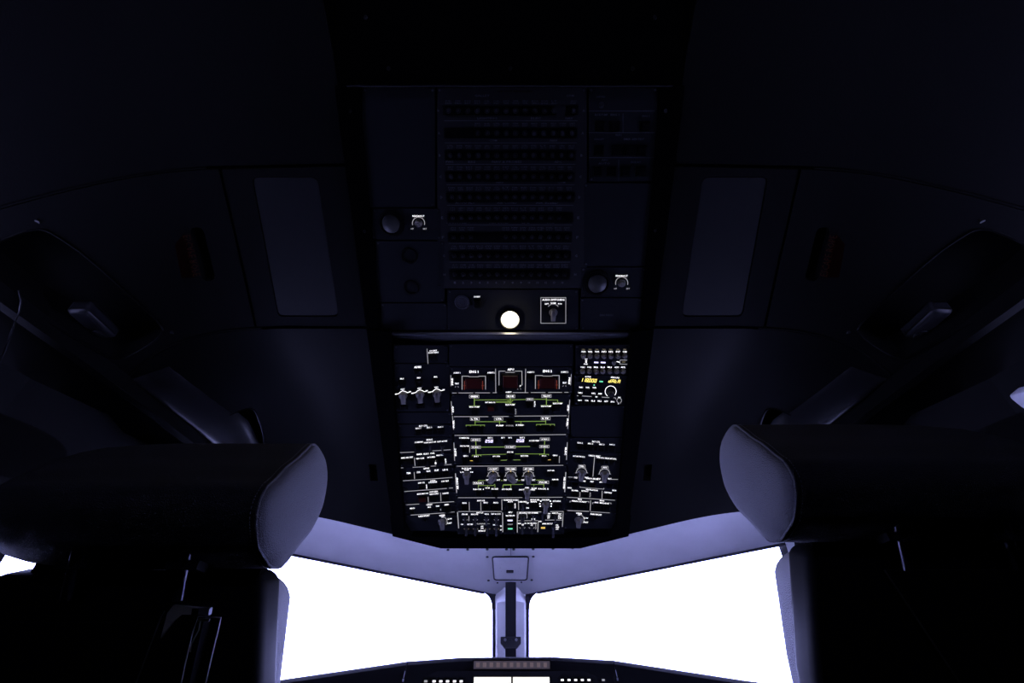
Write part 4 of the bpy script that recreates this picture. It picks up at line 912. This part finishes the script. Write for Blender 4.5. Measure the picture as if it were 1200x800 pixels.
# centre post
post = thing('trim_3', 'upright centre post between the two windshield panes', None, Matrix.Translation((0, 1.70, 1.0)), kind='structure')
def pline(x0, x1, d0, d1, m, name):
    """bar following the post from head to sill; x0..x1 half extents, d0..d1 depth offsets"""
    for q in ((1,),):
        mb = MB(); rs = []
        for t in (0, .08, .5, 1):
            y = 1.640+.30*t; z = 1.262-.40*t
            rs.append([Vector((x0, y+d0, z)), Vector((x1, y+d0, z)), Vector((x1, y+d1, z)), Vector((x0, y+d1, z))])
        mb.rings(rs); return obj(name, mb, m, post)
mb = MB(); rs = []
for t in (-.03, .06, .5, 1):
    y = 1.640+.30*t; z = 1.262-.40*t; k = .55 if t < 0 else 1
    rs.append([Vector((-.058, y+.035, z)), Vector((-.044*k, y-.004, z)), Vector((-.017, y-.026, z)), Vector((.017, y-.026, z)), Vector((.044*k, y-.004, z)), Vector((.058, y+.035, z)), Vector((0, y+.06, z))])
mb.rings(rs); obj('post_body', mb, M_HEAD, post, smooth=20)
mb = MB(); rs = []
for t in (-.09, .06, .5, 1):
    y = 1.640+.30*t; z = 1.262-.40*t
    rs.append([Vector((-.0165, y-.02, z)), Vector((-.0165, y-.034, z)), Vector((.0165, y-.034, z)), Vector((.0165, y-.02, z))])
mb.rings(rs); obj('post_channel', mb, M_POSTC, post)
for s_ in (-1, 1):
    mb = MB(); rs = []
    for t in (0, .5, 1):
        y = 1.640+.30*t; z = 1.262-.40*t
        rs.append([Vector((s_*.052, y+.012, z)), Vector((s_*.0595, y+.012, z)), Vector((s_*.0595, y+.04, z)), Vector((s_*.052, y+.04, z))])
    mb.rings(rs); obj('post_seal', mb, M_SEAL, post)
# sight bracket on the post
br = MB(); y = 1.655; zz = 1.131
d = ray(597.5, 751); tt = 1.66/d.y; zz = 1+d.z*tt
br.prism([Vector((x, y, zz+h)) for x, h in ((-.031, .011), (.031, .011), (.031, -.006), (.02, -.017), (-.02, -.017), (-.031, -.006))], (0, .04, 0)); b_ = obj('sight_bracket', br, M_POSTC, post)
for x in (-.017, 0, .017):
    q = MB(); q.cyl((x, 0), .0042 if x else .003, .0035 if x else .0025, 0, .003, 12, Matrix.Translation((0, y, zz+.003)) @ Matrix.Rotation(R(90), 4, 'X')); obj('alignment_ball', q, M_BALL if x else M_SCREWD, b_)
# access hatch and screws on the header
def onhead(px, py):
    d = ray(px, py); s = .5
    while s < 3:
        p = CAM+d*s; x = abs(p.x); a = ce(x); b = hp(x)
        t = (p.y-a.y)/(b.y-a.y)
        z = a.z+(b.z-a.z)*t+.006*(1-abs(2*t-1))
        if p.z >= z and p.y > 1.2: break
        s += .001
        if p.z >= z and p.y <= 1.2: s += .0
    return Vector((p.x, p.y, z))
nh = Vector((0, -(1.3355-1.262), -(1.65-1.368))).normalized(); nh = Vector((0, -.25, -.968)).normalized()
hat = thing('access_hatch', 'small rounded rectangular cover plate on the header above the centre post', 'hatch', Matrix.Translation(onhead(597.5, 665)))
c = [onhead(577, 651.5), onhead(619.5, 651.5), onhead(617.5, 678.5), onhead(579, 678.5)]
def rq(c, r=.010):
    out = []
    for i in range(4):
        p = c[i]; a = (c[i-1]-p).normalized(); b = (c[(i+1) % 4]-p).normalized()
        for t in (0, .25, .5, .75, 1): out.append((p+a*r)*(1-t)**2+p*2*t*(1-t)+(p+b*r)*t*t)
    return out
lp = rq(c); cc = sum(lp, Vector())/len(lp)
mb = MB(); l2 = [cc+(p-cc)*.96 for p in lp]; mb.rings([[p+nh*.0006 for p in l2], [p+nh*.0018 for p in l2], [cc+(p-cc)*.985+nh*.0022 for p in l2]]); obj('hatch_plate', mb, M_HEAD, hat)
mb = MB(); mb.tube([p+nh*.0015 for p in lp+lp[:1]], .0021, 8); obj('gasket', mb, M_SCREWD, hat)
def onplate(px, py): d = ray(px, py); return CAM+d*((cc+nh*.0024-CAM).dot(nh)/d.dot(nh))
p = onplate(597.5, 669); mb = MB(); rr = rect_round(-.011, -.0065, .011, .0065, .003, 3)
ax = Vector((1, 0, 0)); ay = nh.cross(ax)
mb.prism([p+ax*x+ay*y_ for x, y_ in rr], nh*.003); obj('finger_latch', mb, M_SCREWD, hat)
for i in range(12):
    a = 2*math.pi*i/12
    if abs(math.cos(a)) < .3: continue
    q = onplate(597.5+15*math.cos(a)*.75, 665+8*math.sin(a)); mb = MB(); mb.prism([q+ax*.0009*math.cos(b)+ay*.0009*math.sin(b) for b in [math.pi*k/3 for k in range(6)]], nh*.0008); obj('rivet', mb, M_BALL, hat)
hd1 = bpy.data.objects['trim_1']; hd2 = bpy.data.objects['trim_2']
for px, py in ((525, 643.5), (548, 643.3), (571, 643), (593.5, 643), (602, 643), (624.8, 642.8), (648, 642.2), (671, 641.6), (571, 652), (625, 651.6), (572.5, 679.5), (623, 679), (583, 682.2), (594, 682), (611, 681.5)):
    p = onhead(px, py); small = py > 681
    mb = MB(); r_ = .0028 if small else .0040
    mb.prism([p+nh*.0+ax*r_*math.cos(b)+ay*r_*math.sin(b) for b in [math.pi*k/6 for k in range(12)]], nh*.002); obj('screw', mb, M_SCREWD, hd1 if px < 600 else hd2)
# joint line on the header
mb = MB(); a = onhead(598.7, 642)+nh*.001; b = onhead(598.7, 650)+nh*.001; mb.tube([a, b], .0007, 6); obj('joint_line', mb, M_SEAL, hd1)

# glareshield
gl = thing('glareshield', 'long black glareshield across the bottom below both windshield panes', 'glareshield', Matrix.Translation((0, 1.5, .9)))
GP = [(-.80, 1.24, 1.000), (-.544, 1.30, 1.031), (-.262, 1.418, 1.0735), (-.262, 1.418, 1.0735), (-.125, 1.45, 1.0835), (.115, 1.45, 1.0845), (.262, 1.418, 1.0755), (.262, 1.418, 1.0755), (.544, 1.30, 1.031), (.80, 1.24, 1.000)]
def gsec(x, y, z, fwd=.45):
    r = [Vector((x, y+.03, .872)), Vector((x, y+.012, z-.035)), Vector((x, y, z-.020)), Vector((x, y-.004, z-.010)), Vector((x, y+.003, z-.003)), Vector((x, y+.020, z)), Vector((x, y+fwd*.5, z-.01)), Vector((x, y+fwd, z-.05)), Vector((x, y+fwd, .872))]
    return r
def seg(idx, name):
    mb = MB(); mb.rings([gsec(*GP[i], .75-abs(GP[i][0])*.2) for i in idx]); return obj(name, mb, M_GLARE, gl, smooth=50)
seg((2, 4, 5, 7), 'centre_section')
def sh(i, dx): x, y, z = GP[i]; return (x+dx, y, z)
for a, b, c_, dx in ((0, 1, 2, -.0025), (9, 8, 7, .0025)):
    mb = MB(); mb.rings([gsec(*sh(i, dx if i in (2, 7) else 0), .62) for i in (a, b, c_)]); obj('side_section', mb, M_GLARE, gl, smooth=50)
    x = GP[c_][0]; mb = MB(); mb.tube([Vector((x+dx*1.2, GP[c_][1]+.001, GP[c_][2]-.016)), Vector((x+dx*2.4, GP[c_][1]+.0, GP[c_][2]-.036))], .0009, 6); mb.box((x+dx*2.4, GP[c_][1]-.002, GP[c_][2]-.040), (.0018, .001, .003)); obj('joint_clip', mb, M_BALL, gl)
fcu = thing('autopilot_panel', 'autopilot control strip with a bright white display under the glareshield edge', 'control panel', Matrix.Translation((0, 1.43, 1.03)))
def wpt(px, py, Y): d = ray(px, py); t = Y/d.y; return Vector((CAM.x+d.x*t, Y, 1+d.z*t))
mb = MB(); a = wpt(486, 786, 1.440); b = wpt(714, 786, 1.440); mb.box((0, 1.452, a.z-.09), (.24, .012, .09)); obj('faceplate', mb, M_GLARE, fcu)
def fq(x0, y0, x1, y1, m, name, Y=1.4385, par=None):
    a = wpt(x0, y0, Y); b = wpt(x1, y1, Y); mb = MB(); mb.box(((a.x+b.x)/2, Y, (a.z+b.z)/2), ((b.x-a.x)/2, .0015, abs(a.z-b.z)/2)); return obj(name, mb, m, par or fcu)
fq(554, 772.8, 646, 784.6, M_BLACK, 'readout_window', 1.444)
fq(554, 792, 646, 812, M_BLACK, 'display_bezel', 1.4395)
fq(555.5, 793, 599, 811, E_SCREEN, 'white_display', 1.4375); fq(601, 793, 644.5, 811, E_SCREEN, 'white_display', 1.4375)
# face of the glareshield lip with a lit dim readout in it
mb = MB(); a = wpt(556, 774, 1.4435); b = wpt(644, 783, 1.4435)
fq(555.5, 774.2, 644.5, 783.4, emi('readout_glow', (.42, .34, .46), .10), 'dim_readout', 1.4425)
for i in range(11):
    x = 560+i*7.9; fq(x-2, 776, x+2, 781.5, E_YDIM, 'readout_digit', 1.441)
for x in (499, 508.7, 516.6, 524.5, 532.7, 540.5):
    fq(x-2.9, 793.5, x+2.9, 803, M_BLACK, 'key', 1.4385); fq(x-1.7, 796.8, x+1.7, 799.2, E_WHITE if x > 505 else E_LINE, 'key_light', 1.4365)
for x in (659, 666.8, 674.6, 682.4, 690.2, 707):
    fq(x-2.9, 793, x+2.9, 803, M_BLACK, 'key', 1.4385); fq(x-1.7, 795.4, x+1.7, 797.6, E_WHITE if x < 700 else E_LINE, 'key_light', 1.4365)
fq(724, 798, 731, 799, E_LINE, 'key_light', 1.4365)
# main instrument bulkhead below the glareshield
mb = MB(); mb.prism([(-.80, 1.28, .87), (0, 1.50, .87), (.80, 1.28, .87), (.80, 1.32, 0), (0, 1.55, 0), (-.80, 1.32, 0)], (0, .06, 0)); obj('wall_front', mb, M_GLARE, kind='structure')
mb = MB(); mb.box((0, .55, -.01), (1.2, 1.2, .01)); obj('floor', mb, M_FLOOR, kind='structure')
mb = MB(); mb.box((0, -.61, .98), (1.25, .01, .98)); obj('wall_rear', mb, M_WALL, kind='structure')
# nose deck beyond the glareshield, closes the shell under the windshield
mb = MB(); mb.prism([(-.95, 1.26, .86), (-.95, 2.1, .86), (.95, 2.1, .86), (.95, 1.26, .86)], (0, 0, -.02)); obj('trim_4', mb, M_GLARE, kind='structure', label='dark deck in front of the glareshield under the windshield')
for sg in (-1, 1):
    side = 'left' if sg < 0 else 'right'
    wl = thing('wall_%s' % side, None, None, Matrix.Translation((sg*1.0, .4, 0)), kind='structure')
    ZT, ZB = 1.295, .90
    segs = [(-.60, .76, False), (.76, .855, True), (.885, 1.26, True), (1.26, 1.345, False), (.855, .885, False)]
    for a, b, win in segs:
        xa, xb = wallX(a), wallX(b)
        def wb(z0, z1, th=.03, lean=0):
            mb = MB(); mb.prism([Vector((sg*xa, a, z0)), Vector((sg*xb, b, z0)), Vector((sg*xb, b, z1)), Vector((sg*xa, a, z1))], (sg*th, th*.3, 0)); return mb
        if win:
            obj('upper_lining', wb(ZT, 1.50), M_WALL, wl); obj('lower_lining', wb(0, ZB), M_WALL, wl)
        else: obj('lining', wb(0, 1.50), M_WALL, wl)
    for k, (a, b) in enumerate(((.76, .855), (.885, 1.26))):
        xa, xb = wallX(a), wallX(b); mb = MB(); mb.prism([Vector((sg*(xa+.012), a, ZB-.01)), Vector((sg*(xb+.012), b, ZB-.01)), Vector((sg*(xb+.012), b, ZT+.01)), Vector((sg*(xa+.012), a, ZT+.01))], (sg*.005, 0, 0))
        obj('window_%d' % (3+k+(2 if sg > 0 else 0)), mb, M_GLASS, kind='structure', smooth=None, label='%s side window pane, %s one' % (side, ('sliding', 'fixed forward')[k]))
        # sill and head frame tubes
        mb = MB()
        for z in (ZT, ZB): mb.tube([Vector((sg*xa, a, z)), Vector((sg*xb, b, z))], .008, 8)
        obj('window_rim', mb, M_SEAL, wl)
    # dark rounded shade recess high on the side lining
    pts = rect_round(0, 0, 1, 1, .3, 5); mb = MB(); q = []
    for u, v in pts:
        Y = .62+.26*u; q.append(Vector((sg*(wallX(Y)-.002), Y, 1.32+.10*v)))
    mb.prism(q, (sg*.004, 0, 0)); obj('shade_cassette', mb, M_RECESS, wl)
    # pale pad added on the side lining to make a bright daylight patch
    n_ = Vector((-sg*.80, .32, -.50)).normalized(); Yp = .722 if sg > 0 else .675; cpt = Vector((sg*(wallX(Yp)-.030), Yp, 1.425))
    tg = Vector((-sg*.36, 1, -.05)); tg = (tg-n_*tg.dot(n_)).normalized(); bt = n_.cross(tg)
    pd = [cpt+tg*u+bt*v for u, v in rect_round(-.13, -.020, .016, .020, .012, 4)]; c0 = sum(pd, Vector())/len(pd)
    g = thing('grab_pad', 'pale slanted grab pad high on the %s side lining above the window' % side, 'handle', Matrix.Translation(c0))
    mb = MB(); mb.rings([[p-n_*.018 for p in pd], pd, [c0+(p-c0)*.93+n_*.003 for p in pd]]); obj('pad', mb, M_PAD, g, smooth=50)
    mb = MB(); mb.rings([[c0+(p-c0)*.8-n_*.018 for p in pd], [c0+(p-c0)*.8-n_*.03+Vector((sg*.01, 0, 0)) for p in pd]]); obj('mount', mb, M_WALL, g)
    # outer corner post of windshield: closes between head plate, wall and deck
    mb = MB(); mb.prism([Vector((sg*.735, 1.29, 1.36)), Vector((sg*.79, 1.27, 1.40)), Vector((sg*.81, 1.33, .86)), Vector((sg*.80, 1.42, .86)), Vector((sg*.765, 1.32, 1.33))], (sg*.03, .01, 0)); obj('corner_post', mb, M_HEAD, wl)
    # closing piece above the side windows between wall top and beam
    mb = MB(); mb.prism([Vector((sg*.66, 1.18, 1.42)), Vector((sg*.70, 1.22, 1.36)), Vector((sg*.80, 1.30, 1.33)), Vector((sg*.86, 1.26, 1.44)), Vector((sg*.80, 1.15, 1.52))], (0, .02, .05)); obj('corner_lining', mb, M_WALL, wl)

# ================================================================== seats
HP = [(.645, .305), (.690, .302), (.717, .280), (.726, .250), (.724, .228), (.708, .195), (.681, .167), (.662, .145), (.649, .133), (.622, .128), (.601, .133), (.580, .139), (.567, .149), (.552, .165), (.546, .182), (.552, .205), (.566, .2207), (.583, .243), (.605, .2645), (.624, .287)]
def smooth_loop(p, n=3):
    out = []; N = len(p)
    for i in range(N):
        p0, p1, p2, p3 = (Vector(p[(i+k-1) % N]) for k in range(4))
        for j in range(n):
            t = j/n; out.append(.5*((2*p1)+(-p0+p2)*t+(2*p0-5*p1+4*p2-p3)*t*t+(-p0+3*p1-3*p2+p3)*t**3))
    return out
def rbox(c, h, r, segs=4, M=None, shape=None):
    bm = bmesh.new(); bmesh.ops.create_cube(bm, size=2)
    for v in bm.verts: v.co = Vector((v.co.x*h[0], v.co.y*h[1], v.co.z*h[2]))
    bmesh.ops.subdivide_edges(bm, edges=[e for e in bm.edges if abs((e.verts[0].co-e.verts[1].co).z) > h[2]], cuts=4)
    es = [e for e in bm.edges if len(e.link_faces) == 2 and e.calc_face_angle(0) > .5]
    bmesh.ops.bevel(bm, geom=es, offset=r, segments=segs, profile=.5, affect='EDGES')
    mb = MB(); bm.verts.ensure_lookup_table(); vs = [v.co.copy() for v in bm.verts]
    if shape: vs = [shape(v) for v in vs]
    vs = [v+Vector(c) for v in vs]
    if M is not None: vs = [M @ v for v in vs]
    mb.add(vs, [tuple(v.index for v in f.verts) for f in bm.faces]); bm.free(); return mb
def seat(sg, XI, dz, hs, label, XO_):
    """XI: |X| of the inner face of the headrest"""
    cx = XI+.178; bx = cx+(.024 if sg > 0 else 0); t = thing('pilot_seat', label, 'seat', Matrix.Translation((sg*cx, .85, 0)), 'pilot seats seen from behind')
    S = lambda x, y, z: Vector((sg*x, y, z))
    loop = smooth_loop(HP, 3); cy, cz = .632, .215
    def sec(x, k, ky=None, drop=0): return [S(x, cy+(p.x-cy)*(ky or k), 1+dz+(cz+(p.y-cz)*k-drop)*1.0*hs+(1-hs)*.13) for p in loop]
    secs = [(XI+.002, .985), (XI+.008, 1.0), (XI+.06, 1.01), (XI+.14, 1.015), (XI+.22, 1.01), (XI+.28, .985), (XI+.33, .93), (XI+.365, .84), (XI+.395, .70), (XI+.415, .50), (XI+.425, .22)]
    secs = [(XI+(x-XI)*XO_, k) for x, k in secs]
    mb = MB(); mb.rings([sec(x, k) for x, k in secs]); hr = obj('headrest', mb, M_FABRIC, t, smooth=60)
    mb = MB(); mb.rings([sec(XI+.0025, .985), sec(XI-.003, .95), sec(XI-.008, .80), sec(XI-.011, .5), sec(XI-.012, .1)]); sp = obj('side_panel', mb, M_FABRIC_LIT, hr, smooth=70); sp['label'] = 'lighter grey fabric end panel'
    mb = MB(); mb.tube(sec(XI+.002, .992)+sec(XI+.002, .992)[:1], .0016, 6); obj('piping', mb, M_FABRIC_LIT, hr)
    mb = MB(); L = sec(XI+.009, 1.004)
    for a, b in zip(L, L[1:]+L[:1]):
        n = max(1, int((b-a).length/.0035))
        for k in range(n):
            p = a.lerp(b, k/n); q = a.lerp(b, (k+.5)/n); mb.tube([p, q], .0006, 4)
    st = obj('stitching', mb, M_THREAD, hr, smooth=None); st['kind'] = 'stuff'
    # backrest: shell and cushion, top leaning back
    lean = R(-22); Mb = Matrix.Translation((sg*bx, .642, 1.128+dz)) @ Matrix.Rotation(-lean, 4, 'X')
    def shp(v):
        z = v.z/.36; k = 1-.13*min(max(1-z, 0), 1)
        if z > .75: k -= .16*((z-.75)/.25)**2
        wav = .006*math.sin(v.z*42)
        return Vector((v.x*k+(wav if v.x*sg < 0 else 0)*0, v.y, v.z))
    mb = rbox((0, .0, -.36), (.197, .026, .36), .014, 4, Mb, shp); obj('back_shell', mb, M_SHELL, t, smooth=50)
    def shp2(v):
        z = v.z/.35; k = 1-.16*min(1-z, 1)+.008*math.sin(v.z*38); 
        if z > .8: k *= 1-.14*((z-.8)/.2)**2
        return Vector((v.x*k, v.y, v.z))
    mb = rbox((0, .058, -.366), (.174, .045, .35), .034, 5, Mb, shp2); cu = obj('back_cushion', mb, M_CUSH_LIT, t, smooth=60)
    # hard back panel with slanted raised border
    vs = [(-.12, -.028, -.05), (.12, -.028, -.05), (.155, -.028, -.60), (-.155, -.028, -.60)]
    vs = [(sg*-.145, -.027, -.02), (sg*-.145+sg*.31, -.027, -.02), (sg*.165, -.027, -.60), (sg*-.02, -.027, -.60)] if sg > 0 else vs
    if sg > 0: vs = [(-.085, -.027, -.025), (.165, -.027, -.025), (.165, -.027, -.55), (.165, -.027, -.55), (.06, -.027, -.26)][:3]+[(.14, -.027, -.55), (.03, -.027, -.25)]
    q = [Mb @ Vector(v) for v in vs]; n_ = (Mb.to_3x3() @ Vector((0, -1, 0)))
    mb = MB(); mb.prism(q, n_*.006); obj('back_panel', mb, M_SHELLG if sg > 0 else M_SHELL, t, smooth=None)
    if sg > 0: mb = MB(); mb.tube([q[0]+n_*.006, q[4]+n_*.006, q[3]+n_*.006], .0012, 6); obj('panel_edge', mb, M_WIRE, t)  # bright wire tube added as the highlight line along the panel's edge
    # headrest posts with guide sleeves
    for k in (-1, 1):
        x = bx+k*.066-(.020 if sg < 0 else 0); a = Vector((sg*x, .604, 1.100+dz)); b = Vector((sg*x, .583, 1.152+dz)); 
        mb = MB(); mb.tube([a-(b-a)*.2, b+(b-a)*.2], .0062, 12); po = obj('headrest_post', mb, M_CHROME, t)
        mb = MB(); mb.box((sg*x, .600, 1.124+dz), (.019, .011, .005)); obj('guide_sleeve', mb, M_SHELL, po)
        mb = MB(); mb.box((sg*x-.014*sg*k, .588, 1.130+dz), (.0018, .002, .004)); obj('release_clip', mb, M_CHROME, po)
    # low carrier bar closing the gap under the headrest, open for a small slot
    for x0, x1 in (((-.13, .012), (.040, .16)) if sg < 0 else ((-.155, .15),)):
        mb = MB(); mb.box((sg*bx+(x0+x1)/2, .640, 1.120+dz), ((x1-x0)/2, .008, .024)); obj('carrier_bar', mb, M_BACK, t)
    # seat cushion, base and armrest so that the chair stands on the floor
    mb = rbox((sg*bx, 1.0, .44), (.22, .23, .06), .04, 4); obj('seat_cushion', mb, M_FABRIC, t, smooth=60)
    mb = rbox((sg*bx, 1.0, .20), (.16, .18, .20), .03, 3); obj('pedestal', mb, M_SHELL, t, smooth=50)
    for k in (-1, 1): 
        mb = rbox((sg*bx+k*.245, .95, .66), (.028, .16, .02), .012, 3); mb.box((sg*bx+k*.235, .84, .55), (.012, .02, .11)); obj('armrest', mb, M_SHELL, t, smooth=50)
    return t, Mb
s1, Mb1 = seat(-1, .296, 0, 1.0, 'left pilot seat with dark fabric headrest and a strap bracket on its back', .94)
s2, Mb2 = seat(1, .350, .032, 1.0, 'right pilot seat with dark fabric headrest standing higher than the other', 1.04)

# oxygen/harness bracket hanging on the back of the left seat
def seatpt(px, py, off=-.05):
    Mi = Mb1.inverted(); o = Mi @ CAM; d = Mi.to_3x3() @ ray(px, py); t = (off-o.y)/d.y; return Vector(Mb1 @ (o+d*t))
nb = Mb1.to_3x3() @ Vector((0, 1, 0))
bk = thing('harness_bracket', 'slanted dark bracket with thin bright edges hooked on the left seat back', 'bracket', Matrix.Translation(seatpt(215, 760)))
pl = [(150, 820), (190, 718), (196, 711), (204, 708.5), (243, 712), (240, 722), (222, 800), (218, 820)]
mb = MB(); mb.prism([seatpt(x, y) for x, y in pl], nb*.022); obj('holder_body', mb, M_SHELL, bk, smooth=None)
pl = [(203, 709), (238, 712.5), (236, 720), (212, 720), (203, 728), (188, 748), (196, 718)]
mb = MB(); mb.prism([seatpt(x, y, -.053) for x, y in pl], nb*.004); c_ = obj('holder_lid', mb, M_PALE, bk, smooth=None); c_['label'] = 'pale curved top'
mb = MB(); mb.prism([seatpt(x, y, -.056) for x, y in ((233, 712.5), (245.5, 713), (244, 721), (232, 720))], nb*.006); obj('buckle', mb, M_WIRE, bk, smooth=None)
mb = MB(); mb.prism([seatpt(x, y, -.055) for x, y in ((225, 713), (233.5, 713), (232, 720), (224, 720))], nb*.004); obj('buckle_slot', mb, M_BLACK, bk, smooth=None)
mb = MB(); L = [(210, 812), (219, 768), (226, 740), (232.5, 722), (259, 723.5), (257, 732), (238, 812)]; mb.tube([seatpt(x, y, -.058) for x, y in L], .0007, 6); obj('wire_frame', mb, M_WIRE, bk)
mb = MB(); mb.tube([seatpt(x, y, -.052) for x, y in ((155, 812), (189, 722), (193, 716))], .0007, 6); obj('edge_trim', mb, M_WIRE, bk)
mb = MB(); L = [(235, 727), (233, 738), (227.5, 748), (224, 756), (223, 764)]; rs = []
for x, y in L: rs.append([seatpt(x-.8, y, -.056), seatpt(x+.9, y, -.056), seatpt(x+.9, y, -.0555), seatpt(x-.8, y, -.0555)])
mb.rings(rs); obj('strap', mb, M_PALE, bk, smooth=None)
mb = MB(); mb.prism([seatpt(x, y, -.056) for x, y in ((232, 725), (245, 725.5), (244, 728.5), (232, 728))], nb*.003); obj('strap_clamp', mb, M_KNOB, bk, smooth=None)

# handset cord hanging by the left recess, and pale items stowed in both recesses
for sg in (-1, 1):
    P_ = [onceil(*q) for q in ((95, 372), (118, 392), (108, 400), (85, 385))]
    cx = sum(p[0] for p in P_)/4; cy = sum(p[1] for p in P_)/4; z = H(cx, cy)+.03
    t = thing('stowed_handset', 'small dim grey handset lying in the %s roof recess' % ('left' if sg < 0 else 'right'), 'handset', Matrix.Translation((-sg*cx, cy, z)), 'stowed handsets')
    mb = rbox((-sg*cx, cy, z), (.022, .045, .016), .010, 3); obj('body', mb, M_KNOBD, t, smooth=60)
    mb = MB(); mb.cyl((-sg*cx, cy+.028), .015, .012, z-.022, z-.014, 16); obj('earpiece', mb, M_KNOBD, t)
pts = []
for i, (px, py, dz_) in enumerate(((22, 340, .0), (25, 352, -.02), (23, 364, -.03), (15, 385, -.04), (6, 410, -.05), (-4, 432, -.06))):
    x, y = onceil(22, 340); p = wpt(px, py, y+.012*i); pts.append(p)
mb = MB(); mb.tube(pts, .0018, 6); obj('coiled_cord', mb, M_KNOBD, label='thin dark cord hanging from the left roof recess', cat='cord')
